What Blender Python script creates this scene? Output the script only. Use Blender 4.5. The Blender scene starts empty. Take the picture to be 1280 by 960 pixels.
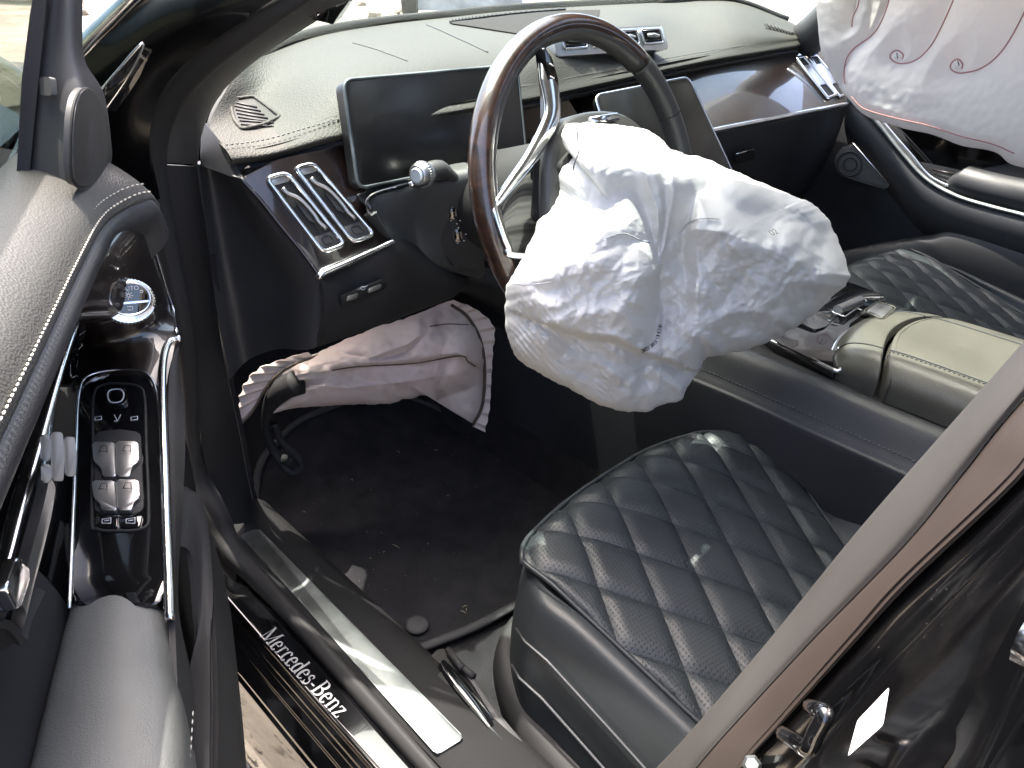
import bpy, bmesh, math, random
import numpy as np
from mathutils import Vector, Matrix
random.seed(7)
RNG = np.random.default_rng(7)
scene = bpy.context.scene
COL = scene.collection
rad = math.radians

# ------------------------------------------------------------------ camera
# car frame: X forward, Y to the driver's side, Z up, metres
CM = np.array([[-0.70623783, -0.38409426, 0.5947266],
               [-0.70580629, 0.31628224, -0.63387935],
               [0.05536796, -0.86743135, -0.49446663]])
CAM = np.array([0.0, 1.095, 1.140])
FPX = 960.0
cd = bpy.data.cameras.new('camera')
cam = bpy.data.objects.new('camera', cd)
COL.objects.link(cam)
R3 = Matrix(((CM[0, 0], -CM[0, 1], -CM[0, 2]), (CM[1, 0], -CM[1, 1], -CM[1, 2]), (CM[2, 0], -CM[2, 1], -CM[2, 2])))
cam.matrix_world = Matrix.Translation(Vector(CAM)) @ R3.to_4x4()
cd.sensor_fit = 'HORIZONTAL'
cd.sensor_width = 36.0
cd.lens = FPX / 1280 * 36
cd.clip_start = 0.02
cd.clip_end = 500
scene.camera = cam

# ------------------------------------------------------------------ light
SUN_E, SUN_A = 72.0, 2.0
sdir = Vector((math.cos(rad(SUN_E)) * math.cos(rad(SUN_A)), math.cos(rad(SUN_E)) * math.sin(rad(SUN_A)), math.sin(rad(SUN_E))))
w = bpy.data.worlds.new('World')
scene.world = w
w.use_nodes = True
nt = w.node_tree
sky = nt.nodes.new('ShaderNodeTexSky')
sky.sky_type = 'NISHITA'
sky.sun_disc = False
sky.sun_elevation = rad(SUN_E)
sky.sun_rotation = rad(90 - SUN_A)
sky.dust_density = 6.0
sky.air_density = 0.7
sky.ozone_density = 0.6
nt.links.new(sky.outputs[0], nt.nodes['Background'].inputs[0])
nt.nodes['Background'].inputs[1].default_value = 0.15
sl = bpy.data.lights.new('sun', 'SUN')
sl.energy = 2.0
sl.angle = rad(0.53)
sl.color = (1.0, 0.95, 0.87)
so = bpy.data.objects.new('sun', sl)
COL.objects.link(so)
so.location = Vector((0, 0, 6)) + sdir * 10
so.rotation_euler = sdir.to_track_quat('Z', 'Y').to_euler()
scene.view_settings.view_transform = 'Standard'
scene.view_settings.look = 'None'
scene.view_settings.exposure = 2.88
scene.view_settings.gamma = 1
scene.view_settings.use_curve_mapping = False
scene.cycles.max_bounces = 10
scene.cycles.diffuse_bounces = 6
scene.cycles.glossy_bounces = 5
scene.cycles.transparent_max_bounces = 12
scene.cycles.caustics_reflective = False
scene.cycles.caustics_refractive = False
scene.cycles.sample_clamp_indirect = 6
scene.cycles.use_denoising = True

# ------------------------------------------------------------------ geometry helpers
def ray(px, py):
    return CM @ np.array([(px - 640) / FPX, (py - 480) / FPX, 1.0])

TH = rad(28)
DU = np.array([-math.cos(TH), math.sin(TH), 0])
DN = np.array([-math.sin(TH), -math.cos(TH), 0])
DH = np.array([.90, .80, 0.])

def P(px, py, k, v):
    """point seen along the sight line (px, py) where it meets a real plane: x/y/z = const, door plane w = const, or (point, normal)"""
    r = ray(px, py)
    if k in 'xyz':
        i = 'xyz'.index(k)
        t = (v - CAM[i]) / r[i]
    elif k == 'w':
        t = (v - DN @ (CAM - DH)) / (DN @ r)
    elif k == 'u':
        t = (v - DU @ (CAM - DH)) / (DU @ r)
    elif k == 'p':
        t = ((v[0] - CAM) @ v[1]) / (r @ v[1])
    elif k == 'd':
        t = v
    return CAM + r * t

def nearest_on(G, px, py):
    """point of a dense surface grid that lies on a sight line"""
    V = (G.reshape(-1, 3) - CAM) @ CM
    q = V[:, :2] / V[:, 2:3] * FPX + np.array([640, 480])
    i = int(np.argmin((q[:, 0] - px) ** 2 + (q[:, 1] - py) ** 2))
    return G.reshape(-1, 3)[i]

def D(u, ww, z):
    return DH + DU * u + DN * ww + np.array([0, 0, z])

def L(k, v, pts):
    return [P(a, b, k, v) for a, b in pts]

def Q(pts):
    return [P(*p) for p in pts]

def plane(a, b, c):
    a, b, c = map(np.array, (a, b, c))
    n = np.cross(b - a, c - a)
    n /= np.linalg.norm(n)
    if n @ (CAM - a) < 0:
        n = -n
    return (a, n)

def cr(A, n, closed=False):
    """Catmull-Rom resampling of control points along axis 0"""
    A = np.asarray(A, float)
    k = len(A)
    if closed:
        ts = np.linspace(0, k, n, endpoint=False)
    else:
        ts = np.linspace(0, k - 1, n)
    out = []
    for t in ts:
        i = int(math.floor(t))
        if not closed:
            i = min(i, k - 2)
        f = t - i
        if closed:
            p0, p1, p2, p3 = A[(i - 1) % k], A[i % k], A[(i + 1) % k], A[(i + 2) % k]
        else:
            p1, p2 = A[i], A[i + 1]
            p0 = A[i - 1] if i > 0 else 2 * p1 - p2
            p3 = A[i + 2] if i + 2 < k else 2 * p2 - p1
        out.append(.5 * ((2 * p1) + (-p0 + p2) * f + (2 * p0 - 5 * p1 + 4 * p2 - p3) * f * f + (-p0 + 3 * p1 - 3 * p2 + p3) * f ** 3))
    return np.array(out)

def fillet(pts, r, n=5):
    """round the corners of a closed polygon"""
    pts = [np.array(p) for p in pts]
    k = len(pts)
    out = []
    for i in range(k):
        a, b, c = pts[i - 1], pts[i], pts[(i + 1) % k]
        d1, d2 = a - b, c - b
        l1, l2 = np.linalg.norm(d1), np.linalg.norm(d2)
        rr = min(r, .48 * l1, .48 * l2)
        s, e = b + d1 / l1 * rr, b + d2 / l2 * rr
        for t in np.linspace(0, 1, n):
            out.append((1 - t) ** 2 * s + 2 * t * (1 - t) * b + t * t * e)
    return out

def obj(name, verts, faces, m, parent=None, smooth=True, label=None, kind=None, autosmooth=None):
    me = bpy.data.meshes.new(name)
    v = np.asarray(verts, float)
    base = np.zeros(3)
    r = parent
    while r is not None:
        base = base + np.array(r.location)
        r = r.parent
    me.from_pydata((v - base).tolist(), [], faces)
    me.validate()
    bm = bmesh.new()
    bm.from_mesh(me)
    bmesh.ops.recalc_face_normals(bm, faces=bm.faces)
    bm.to_mesh(me)
    bm.free()
    if smooth:
        me.polygons.foreach_set('use_smooth', [True] * len(me.polygons))
        if autosmooth:
            me.set_sharp_from_angle(angle=rad(autosmooth))
    me.materials.append(m)
    o = bpy.data.objects.new(name, me)
    COL.objects.link(o)
    o.parent = parent
    if label:
        o['label'] = label
    if kind:
        o['kind'] = kind
    return o

def thing(name, label, cat, loc=(0, 0, 0), group=None):
    o = bpy.data.objects.new(name, None)
    COL.objects.link(o)
    o.location = Vector(loc)
    o.empty_display_size = .05
    o['label'] = label
    o['category'] = cat
    if group:
        o['group'] = group
    return o

def tag(o, label, cat, group=None):
    o['label'] = label
    o['category'] = cat
    if group:
        o['group'] = group
    return o

class MB:
    """collects simple solids into one mesh"""
    def __init__(s):
        s.v, s.f = [], []
    def add(s, v, f):
        n = len(s.v)
        s.v += [np.array(a) for a in v]
        s.f += [tuple(i + n for i in q) for q in f]
        return s
    def tube(s, pts, r, n=8, closed=False, ry=None, up=None):
        v, f = tube_geo(pts, r, n, closed, ry, up)
        return s.add(v, f)
    def prism(s, outline, vec):
        v, f = prism_geo(outline, vec)
        return s.add(v, f)
    def build(s, name, m, parent=None, **k):
        return obj(name, s.v, s.f, m, parent, **k)

def tube_geo(pts, r, n=8, closed=False, ry=None, up=None):
    pts = np.asarray(pts, float)
    k = len(pts)
    rs = np.broadcast_to(np.asarray(r, float), (k,))
    rys = rs if ry is None else np.broadcast_to(np.asarray(ry, float), (k,))
    V, F = [], []
    prev = None
    for i in range(k):
        if closed:
            t = pts[(i + 1) % k] - pts[i - 1]
        else:
            t = pts[min(i + 1, k - 1)] - pts[max(i - 1, 0)]
        t = t / (np.linalg.norm(t) + 1e-12)
        ref = np.array(up) if up is not None else (prev if prev is not None else (np.array([0, 0, 1.]) if abs(t[2]) < .9 else np.array([1., 0, 0])))
        a = ref - t * (ref @ t)
        a /= np.linalg.norm(a) + 1e-12
        prev = a
        b = np.cross(t, a)
        for j in range(n):
            th = 2 * math.pi * j / n
            V.append(pts[i] + a * math.cos(th) * rys[i] + b * math.sin(th) * rs[i])
    m = k if closed else k - 1
    for i in range(m):
        for j in range(n):
            i2 = (i + 1) % k
            F.append((i * n + j, i * n + (j + 1) % n, i2 * n + (j + 1) % n, i2 * n + j))
    if not closed:
        F.append(tuple(range(n - 1, -1, -1)))
        F.append(tuple((k - 1) * n + j for j in range(n)))
    return V, F

def prism_geo(outline, vec):
    k = len(outline)
    vec = np.array(vec)
    V = [np.array(p) for p in outline] + [np.array(p) + vec for p in outline]
    F = [tuple(range(k)), tuple(range(2 * k - 1, k - 1, -1))]
    for i in range(k):
        F.append((i, (i + 1) % k, k + (i + 1) % k, k + i))
    return V, F

def tube(name, pts, r, m, parent=None, n=8, closed=False, ry=None, up=None, **k):
    v, f = tube_geo(pts, r, n, closed, ry, up)
    return obj(name, v, f, m, parent, **k)

def prism(name, outline, vec, m, parent=None, bevel=0, seg=2, **k):
    """solid plate: outline extruded by vec (front face is outline)"""
    v, f = prism_geo(outline, vec)
    if bevel:
        bm = bmesh.new()
        bv = [bm.verts.new(Vector(p)) for p in v]
        for q in f:
            bm.faces.new([bv[i] for i in q])
        n = len(outline)
        ed = [e for e in bm.edges if (e.verts[0] in bv[:n] and e.verts[1] in bv[:n])]
        bmesh.ops.bevel(bm, geom=ed, offset=bevel, segments=seg, profile=.5, affect='EDGES', clamp_overlap=True)
        bm.verts.index_update()
        v = [np.array(q.co) for q in bm.verts]
        f = [tuple(q.index for q in fc.verts) for fc in bm.faces]
        bm.free()
    k.setdefault('autosmooth', 35)
    return obj(name, v, f, m, parent, **k)

def grid_geo(G, thick=0.0, flip=1):
    nu, nv = G.shape[:2]
    du = np.gradient(G, axis=0)
    dv = np.gradient(G, axis=1)
    N = np.cross(du, dv)
    N /= np.linalg.norm(N, axis=2, keepdims=True) + 1e-12
    V = G.reshape(-1, 3)
    F = []
    for i in range(nu - 1):
        for j in range(nv - 1):
            a = i * nv + j
            F.append((a, a + 1, a + nv + 1, a + nv))
    if thick:
        c = G.mean(axis=(0, 1))
        s = flip
        B = G + N * thick * s
        o = nu * nv
        V = np.vstack([V, B.reshape(-1, 3)])
        F += [tuple(q + o for q in reversed(f)) for f in F]
        for i in range(nu - 1):
            for j in (0, nv - 1):
                a = i * nv + j
                F.append((a, a + nv, a + nv + o, a + o))
        for j in range(nv - 1):
            for i in (0, nu - 1):
                a = i * nv + j
                F.append((a, a + 1, a + 1 + o, a + o))
    return V, F, N

def net(rows, nu, nv):
    A = np.array([[np.array(p) for p in r] for r in rows])
    A = cr(A, nu)
    A = cr(A.transpose(1, 0, 2), nv).transpose(1, 0, 2)
    return A

def sheet(name, rows, m, parent=None, thick=.004, nu=24, nv=24, **k):
    """smooth panel through a control net; its back lies `thick` further from the viewer side"""
    G = net(rows, nu, nv)
    N = grid_geo(G)[2]
    mid = G[nu // 2, nv // 2]
    flip = -1 if N[nu // 2, nv // 2] @ (CAM - mid) > 0 else 1
    V, F, _ = grid_geo(G, thick, flip)
    return obj(name, V, F, m, parent, autosmooth=50, **k)

def box_geo(c, ax, ay, az):
    c, ax, ay, az = map(np.array, (c, ax, ay, az))
    V = [c + sx * ax + sy * ay + sz * az for sz in (-1, 1) for sy in (-1, 1) for sx in (-1, 1)]
    F = [(0, 2, 3, 1), (4, 5, 7, 6), (0, 1, 5, 4), (2, 6, 7, 3), (0, 4, 6, 2), (1, 3, 7, 5)]
    return V, F

def stitches(name, pts, step, m, parent, length=None, r=.0007):
    """row of thread stitches along a path"""
    pts = np.asarray(pts, float)
    d = np.concatenate([[0], np.cumsum(np.linalg.norm(np.diff(pts, axis=0), axis=1))])
    n = int(d[-1] / step)
    length = length or step * .6
    b = MB()
    for i in range(n):
        s = (i + .5) * step
        a = np.array([np.interp(s - length / 2, d, pts[:, q]) for q in range(3)])
        c = np.array([np.interp(s + length / 2, d, pts[:, q]) for q in range(3)])
        b.tube([a, (a + c) / 2, c], [r * .5, r, r * .5], n=5)
    return b.build(name, m, parent, kind='stuff')

# ---- numpy noise
def _hash(ix, iy, s):
    h = (ix.astype(np.int64) * 374761393 + iy.astype(np.int64) * 668265263 + s * 1442695041) & 0xffffffff
    h = ((h ^ (h >> 13)) * 1274126177) & 0xffffffff
    h = h ^ (h >> 16)
    return h
def gnoise(x, y, s=0):
    x0, y0 = np.floor(x), np.floor(y)
    fx, fy = x - x0, y - y0
    def g(ix, iy, dx, dy):
        a = _hash(ix, iy, s) / 4294967296.0 * 2 * np.pi
        return np.cos(a) * dx + np.sin(a) * dy
    u = fx ** 3 * (fx * (fx * 6 - 15) + 10)
    v = fy ** 3 * (fy * (fy * 6 - 15) + 10)
    a = g(x0, y0, fx, fy) * (1 - u) + g(x0 + 1, y0, fx - 1, fy) * u
    b = g(x0, y0 + 1, fx, fy - 1) * (1 - u) + g(x0 + 1, y0 + 1, fx - 1, fy - 1) * u
    return 1.41 * (a * (1 - v) + b * v)
def crumple(x, y, scale, seed, n=5, warp=.6):
    """folded-paper height: sums of triangle waves along random directions, each live only in patches"""
    rg = np.random.default_rng(seed)
    h = np.zeros_like(x)
    for i in range(n):
        a = rg.uniform(0, np.pi)
        wx = x * scale + warp * gnoise(x * scale * .7 + 9 * i, y * scale * .7, seed + i)
        wy = y * scale + warp * gnoise(x * scale * .7, y * scale * .7 + 7 * i, seed + 31 + i)
        q = wx * np.cos(a) + wy * np.sin(a) + rg.uniform(0, 5)
        tri = np.abs((q % 1.0) * 2 - 1)
        mask = np.clip(.5 + 1.6 * gnoise(x * scale * .35 + 3 * i, y * scale * .35, seed + 77 + i), 0, 1)
        h += (tri - .5) * mask
    return h / n

# ------------------------------------------------------------------ materials
def mat(name, base, rough=.5, metal=0., coat=0., spec=None, bump=None, var=None, sheen=0., coat_rough=.03, trans=0.):
    """bump = (scale, strength, distance[, kind]); var = (scale, amount) colour variation"""
    m = bpy.data.materials.new(name)
    m.use_nodes = True
    t = m.node_tree
    b = t.nodes['Principled BSDF']
    b.inputs['Base Color'].default_value = (*base, 1)
    b.inputs['Roughness'].default_value = rough
    b.inputs['Metallic'].default_value = metal
    b.inputs['Coat Weight'].default_value = coat
    b.inputs['Coat Roughness'].default_value = coat_rough
    if spec is not None:
        b.inputs['Specular IOR Level'].default_value = spec
    if sheen:
        b.inputs['Sheen Weight'].default_value = sheen
        b.inputs['Sheen Roughness'].default_value = .6
    tc = t.nodes.new('ShaderNodeTexCoord')
    if var:
        n = t.nodes.new('ShaderNodeTexNoise')
        n.inputs['Scale'].default_value = var[0]
        n.inputs['Detail'].default_value = 5
        t.links.new(tc.outputs['Object'], n.inputs['Vector'])
        r = t.nodes.new('ShaderNodeMapRange')
        r.inputs[1].default_value = .3
        r.inputs[2].default_value = .7
        r.inputs[3].default_value = 1 - var[1]
        r.inputs[4].default_value = 1 + var[1]
        t.links.new(n.outputs['Fac'], r.inputs[0])
        mx = t.nodes.new('ShaderNodeMix')
        mx.data_type = 'RGBA'
        mx.blend_type = 'MULTIPLY'
        mx.inputs[0].default_value = 1
        mx.inputs[6].default_value = (*base, 1)
        t.links.new(r.outputs[0], mx.inputs[7])
        t.links.new(mx.outputs[2], b.inputs['Base Color'])
        rr = t.nodes.new('ShaderNodeMapRange')
        rr.inputs[1].default_value = .25
        rr.inputs[2].default_value = .75
        rr.inputs[3].default_value = max(.02, rough * (1 - var[1] * .5))
        rr.inputs[4].default_value = min(1, rough * (1 + var[1] * .7))
        t.links.new(n.outputs['Fac'], rr.inputs[0])
        t.links.new(rr.outputs[0], b.inputs['Roughness'])
    if bump:
        kind = bump[3] if len(bump) > 3 else 'noise'
        if kind == 'leather':
            n = t.nodes.new('ShaderNodeTexVoronoi')
            n.inputs['Scale'].default_value = bump[0]
            out = n.outputs['Distance']
        else:
            n = t.nodes.new('ShaderNodeTexNoise')
            n.inputs['Scale'].default_value = bump[0]
            n.inputs['Detail'].default_value = 4
            out = n.outputs['Fac']
        t.links.new(tc.outputs['Object'], n.inputs['Vector'])
        bp = t.nodes.new('ShaderNodeBump')
        bp.inputs['Strength'].default_value = bump[1]
        bp.inputs['Distance'].default_value = bump[2]
        t.links.new(out, bp.inputs['Height'])
        t.links.new(bp.outputs[0], b.inputs['Normal'])
    return m

def wood_mat(name, dark, light):
    m = mat(name, (.03, .012, .008), rough=.35, coat=1.0)
    t = m.node_tree
    b = t.nodes['Principled BSDF']
    tc = t.nodes.new('ShaderNodeTexCoord')
    mp = t.nodes.new('ShaderNodeMapping')
    mp.inputs['Scale'].default_value = (6, 40, 40)
    n = t.nodes.new('ShaderNodeTexNoise')
    n.inputs['Scale'].default_value = 3
    n.inputs['Detail'].default_value = 8
    n.inputs['Distortion'].default_value = 1.2
    r = t.nodes.new('ShaderNodeValToRGB')
    r.color_ramp.elements[0].position = .3
    r.color_ramp.elements[0].color = (*dark, 1)
    r.color_ramp.elements[1].position = .72
    r.color_ramp.elements[1].color = (*light, 1)
    t.links.new(tc.outputs['Object'], mp.inputs[0])
    t.links.new(mp.outputs[0], n.inputs['Vector'])
    t.links.new(n.outputs['Fac'], r.inputs[0])
    t.links.new(r.outputs[0], b.inputs['Base Color'])
    return m

def glass_mat(name, tint=(.9, .95, .93), refl=.9):
    m = bpy.data.materials.new(name)
    m.use_nodes = True
    t = m.node_tree
    t.nodes.remove(t.nodes['Principled BSDF'])
    o = t.nodes['Material Output']
    tr = t.nodes.new('ShaderNodeBsdfTransparent')
    tr.inputs[0].default_value = (*tint, 1)
    gl = t.nodes.new('ShaderNodeBsdfGlossy')
    gl.inputs['Roughness'].default_value = .02
    gl.inputs['Color'].default_value = (refl, refl, refl, 1)
    ge = t.nodes.new('ShaderNodeNewGeometry')
    dt = t.nodes.new('ShaderNodeVectorMath')
    dt.operation = 'DOT_PRODUCT'
    t.links.new(ge.outputs['Normal'], dt.inputs[0])
    t.links.new(ge.outputs['Incoming'], dt.inputs[1])
    ab = t.nodes.new('ShaderNodeMath')
    ab.operation = 'ABSOLUTE'
    t.links.new(dt.outputs['Value'], ab.inputs[0])
    iv = t.nodes.new('ShaderNodeMath')
    iv.operation = 'SUBTRACT'
    iv.inputs[0].default_value = 1
    t.links.new(ab.outputs[0], iv.inputs[1])
    pw = t.nodes.new('ShaderNodeMath')
    pw.operation = 'POWER'
    pw.inputs[1].default_value = 5
    t.links.new(iv.outputs[0], pw.inputs[0])
    fr = t.nodes.new('ShaderNodeMath')
    fr.operation = 'MULTIPLY_ADD'
    fr.inputs[1].default_value = .90
    fr.inputs[2].default_value = .03
    t.links.new(pw.outputs[0], fr.inputs[0])
    mx = t.nodes.new('ShaderNodeMixShader')
    t.links.new(fr.outputs[0], mx.inputs[0])
    t.links.new(tr.outputs[0], mx.inputs[1])
    t.links.new(gl.outputs[0], mx.inputs[2])
    t.links.new(mx.outputs[0], o.inputs[0])
    return m

def cloth_mat(name, base, trans=.25, bump=(900, .15, .0004), var=None):
    m = bpy.data.materials.new(name)
    m.use_nodes = True
    t = m.node_tree
    b = t.nodes['Principled BSDF']
    b.inputs['Base Color'].default_value = (*base, 1)
    b.inputs['Roughness'].default_value = .6
    b.inputs['Specular IOR Level'].default_value = .3
    tc = t.nodes.new('ShaderNodeTexCoord')
    n = t.nodes.new('ShaderNodeTexNoise')
    n.inputs['Scale'].default_value = bump[0]
    t.links.new(tc.outputs['Object'], n.inputs['Vector'])
    n2 = t.nodes.new('ShaderNodeTexNoise')
    n2.inputs['Scale'].default_value = 55
    n2.inputs['Detail'].default_value = 6
    n2.inputs['Distortion'].default_value = .8
    t.links.new(tc.outputs['Object'], n2.inputs['Vector'])
    bp0 = t.nodes.new('ShaderNodeBump')
    bp0.inputs['Strength'].default_value = .35
    bp0.inputs['Distance'].default_value = .0012
    t.links.new(n2.outputs['Fac'], bp0.inputs['Height'])
    bp = t.nodes.new('ShaderNodeBump')
    bp.inputs['Strength'].default_value = bump[1]
    bp.inputs['Distance'].default_value = bump[2]
    t.links.new(n.outputs['Fac'], bp.inputs['Height'])
    t.links.new(bp0.outputs[0], bp.inputs['Normal'])
    t.links.new(bp.outputs[0], b.inputs['Normal'])
    if var:
        n3 = t.nodes.new('ShaderNodeTexNoise')
        n3.inputs['Scale'].default_value = var[0]
        n3.inputs['Detail'].default_value = 4
        t.links.new(tc.outputs['Object'], n3.inputs['Vector'])
        r = t.nodes.new('ShaderNodeValToRGB')
        r.color_ramp.elements[0].position = .35
        r.color_ramp.elements[0].color = (*base, 1)
        r.color_ramp.elements[1].position = .75
        r.color_ramp.elements[1].color = (*var[1], 1)
        t.links.new(n3.outputs['Fac'], r.inputs[0])
        t.links.new(r.outputs[0], b.inputs['Base Color'])
    tl = t.nodes.new('ShaderNodeBsdfTranslucent')
    tl.inputs[0].default_value = (*base, 1)
    t.links.new(bp.outputs[0], tl.inputs['Normal'])
    mx = t.nodes.new('ShaderNodeMixShader')
    mx.inputs[0].default_value = trans
    t.links.new(b.outputs[0], mx.inputs[1])
    t.links.new(tl.outputs[0], mx.inputs[2])
    t.links.new(mx.outputs[0], t.nodes['Material Output'].inputs[0])
    return m

M = {}
M['leather'] = mat('black leather', (.030, .031, .034), .5, bump=(900, .25, .0006, 'leather'), var=(6, .25))
M['seat'] = mat('charcoal seat leather', (.022, .026, .029), .44, bump=(1100, .22, .0005, 'leather'), var=(9, .2))
M['dashtop'] = mat('dash leather', (.044, .043, .037), .62, spec=.3, bump=(420, .55, .0011, 'leather'), var=(5, .15))
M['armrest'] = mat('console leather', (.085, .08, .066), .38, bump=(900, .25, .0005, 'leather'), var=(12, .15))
M['belt'] = mat('door top leather', (.062, .060, .055), .5, bump=(600, .45, .0008, 'leather'), var=(6, .12))
M['sill'] = mat('sill plastic', (.016, .016, .0165), .8, spec=.12, var=(8, .25))
M['plastic'] = mat('black plastic', (.022, .0215, .022), .65, spec=.3, bump=(1500, .2, .0003), var=(8, .25))
M['greyplastic'] = mat('dark grey plastic', (.045, .044, .045), .55, bump=(1800, .3, .0003), var=(5, .1))
M['rubber'] = mat('rubber', (.027, .0265, .027), .65, spec=.25, var=(10, .2))
M['pillar'] = mat('pillar seal', (.045, .042, .040), .55, bump=(300, .1, .0008), var=(8, .15))
M['pillartrim'] = mat('pillar sill trim', (.038, .029, .025), .45, var=(8, .15))
M['gloss'] = mat('gloss black', (.004, .004, .0045), .06, coat=1.0, var=(40, .3))
M['paint'] = mat('black paint', (.003, .003, .0035), .09, coat=1.0, var=(30, .5))
M['wood'] = wood_mat('dark walnut lacquer', (.0022, .0013, .0011), (.015, .0065, .0045))
M['wheelwood'] = wood_mat('brown walnut lacquer', (.005, .0026, .0018), (.042, .017, .0095))
M['chrome'] = mat('satin chrome', (.72, .73, .75), .18, 1.0, var=(30, .2))
M['silver'] = mat('silver switch', (.46, .46, .46), .38, 1.0, bump=(500, .05, .0003))
M['keysilver'] = mat('dull silver key', (.24, .225, .20), .5, .7)
M['ventsilver'] = mat('light satin metal', (.62, .64, .66), .3, .8)
M['jamb'] = mat('jamb paint', (.003, .003, .0032), .25, coat=.25, spec=.25, coat_rough=.15)
M['steel'] = mat('brushed steel', (.17, .185, .185), .5, 1.0, bump=(120, .1, .0004), var=(25, .35))
M['screen'] = mat('screen glass', (.006, .006, .0062), .35, coat=.3, coat_rough=.2, spec=.35, var=(14, .3))
M['carpet'] = mat('black carpet', (.024, .023, .025), .95, spec=.1, bump=(700, .9, .003), var=(35, .3), sheen=.02)
M['mat'] = mat('mat pile', (.026, .025, .028), .95, spec=.1, bump=(900, 1.0, .003), var=(25, .35), sheen=.02)
M['matedge'] = mat('mat edging', (.04, .04, .042), .7, bump=(900, .5, .001))
M['black'] = mat('deep black', (.004, .004, .004), .7)
M['airbag'] = cloth_mat('airbag fabric', (.715, .705, .685), .17)
M['curtain'] = cloth_mat('curtain airbag fabric', (.86, .82, .79), .5, bump=(700, .1, .0003))
M['knee'] = cloth_mat('knee airbag fabric', (.60, .49, .455), .06, var=(9, (.66, .58, .52)))
M['thread'] = mat('pale thread', (.55, .52, .45), .6)
M['darkthread'] = mat('grey thread', (.10, .10, .10), .7)
M['seamthread'] = mat('bag seam thread', (.42, .42, .44), .7)
M['redthread'] = mat('red thread', (.50, .24, .23), .7)
M['brownthread'] = mat('brown thread', (.06, .045, .03), .7)
M['print'] = mat('grey print', (.28, .28, .29), .6, spec=.2)
M['ink'] = mat('dark ink', (.03, .03, .04), .8)
M['icon'] = mat('icon print', (.55, .55, .57), .5)
M['wheelleather'] = mat('wheel leather', (.035, .034, .033), .4, bump=(1000, .25, .0005, 'leather'))
M['webbing'] = mat('belt webbing', (.06, .06, .062), .7, bump=(1200, .5, .0006))
M['glass'] = glass_mat('window glass')
M['sideglass'] = glass_mat('side window glass', (.40, .45, .42))
M['farglass'] = glass_mat('passenger window glass', (.9, .92, .91))
M['headliner'] = mat('headliner', (.25, .24, .23), .9)
M['debris'] = mat('dry grass', (.22, .19, .13), .8)
M['tyre'] = mat('tyre rubber', (.03, .03, .03), .8, bump=(60, .5, .01))
M['greypaint'] = mat('pale grey paint', (.42, .44, .46), .5, var=(3, .3))

def dusty_paint():
    m = mat('dusty black paint', (.003, .003, .0035), .09, coat=1.0)
    t = m.node_tree
    b = t.nodes['Principled BSDF']
    tc = t.nodes.new('ShaderNodeTexCoord')
    v = t.nodes.new('ShaderNodeTexVoronoi')
    v.inputs['Scale'].default_value = 150
    t.links.new(tc.outputs['Object'], v.inputs['Vector'])
    n = t.nodes.new('ShaderNodeTexNoise')
    n.inputs['Scale'].default_value = 14
    n.inputs['Detail'].default_value = 6
    t.links.new(tc.outputs['Object'], n.inputs['Vector'])
    a = t.nodes.new('ShaderNodeMapRange')
    a.inputs[1].default_value = .10
    a.inputs[2].default_value = .04
    t.links.new(v.outputs['Distance'], a.inputs[0])
    c = t.nodes.new('ShaderNodeMapRange')
    c.inputs[1].default_value = .50
    c.inputs[2].default_value = .72
    t.links.new(n.outputs['Fac'], c.inputs[0])
    k = t.nodes.new('ShaderNodeMath')
    k.operation = 'MULTIPLY'
    t.links.new(a.outputs[0], k.inputs[0])
    t.links.new(c.outputs[0], k.inputs[1])
    k2 = t.nodes.new('ShaderNodeMath')
    k2.operation = 'MULTIPLY_ADD'
    k2.inputs[1].default_value = .05
    t.links.new(c.outputs[0], k2.inputs[0])
    t.links.new(k.outputs[0], k2.inputs[2])
    mx = t.nodes.new('ShaderNodeMix')
    mx.data_type = 'RGBA'
    mx.inputs[6].default_value = (.003, .003, .0035, 1)
    mx.inputs[7].default_value = (.16, .15, .13, 1)
    t.links.new(k2.outputs[0], mx.inputs[0])
    t.links.new(mx.outputs[2], b.inputs['Base Color'])
    r = t.nodes.new('ShaderNodeMapRange')
    r.inputs[3].default_value = .04
    r.inputs[4].default_value = .22
    t.links.new(n.outputs['Fac'], r.inputs[0])
    t.links.new(r.outputs[0], b.inputs['Coat Roughness'])
    return m
M['dustypaint'] = dusty_paint()

def ground_mat():
    m = mat('dry dirt', (.40, .33, .24), .95, spec=.1)
    t = m.node_tree
    b = t.nodes['Principled BSDF']
    tc = t.nodes.new('ShaderNodeTexCoord')
    n = t.nodes.new('ShaderNodeTexNoise')
    n.inputs['Scale'].default_value = 1.4
    n.inputs['Detail'].default_value = 12
    n.inputs['Roughness'].default_value = .65
    t.links.new(tc.outputs['Object'], n.inputs['Vector'])
    r = t.nodes.new('ShaderNodeValToRGB')
    e = r.color_ramp.elements
    e[0].position = .3
    e[0].color = (.15, .13, .105, 1)
    e[1].position = .7
    e[1].color = (.40, .35, .28, 1)
    t.links.new(n.outputs['Fac'], r.inputs[0])
    t.links.new(r.outputs[0], b.inputs['Base Color'])
    n2 = t.nodes.new('ShaderNodeTexNoise')
    n2.inputs['Scale'].default_value = 22
    n2.inputs['Detail'].default_value = 10
    t.links.new(tc.outputs['Object'], n2.inputs['Vector'])
    bp = t.nodes.new('ShaderNodeBump')
    bp.inputs['Strength'].default_value = .9
    bp.inputs['Distance'].default_value = .03
    t.links.new(n2.outputs['Fac'], bp.inputs['Height'])
    t.links.new(bp.outputs[0], b.inputs['Normal'])
    return m
M['ground'] = ground_mat()

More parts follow.
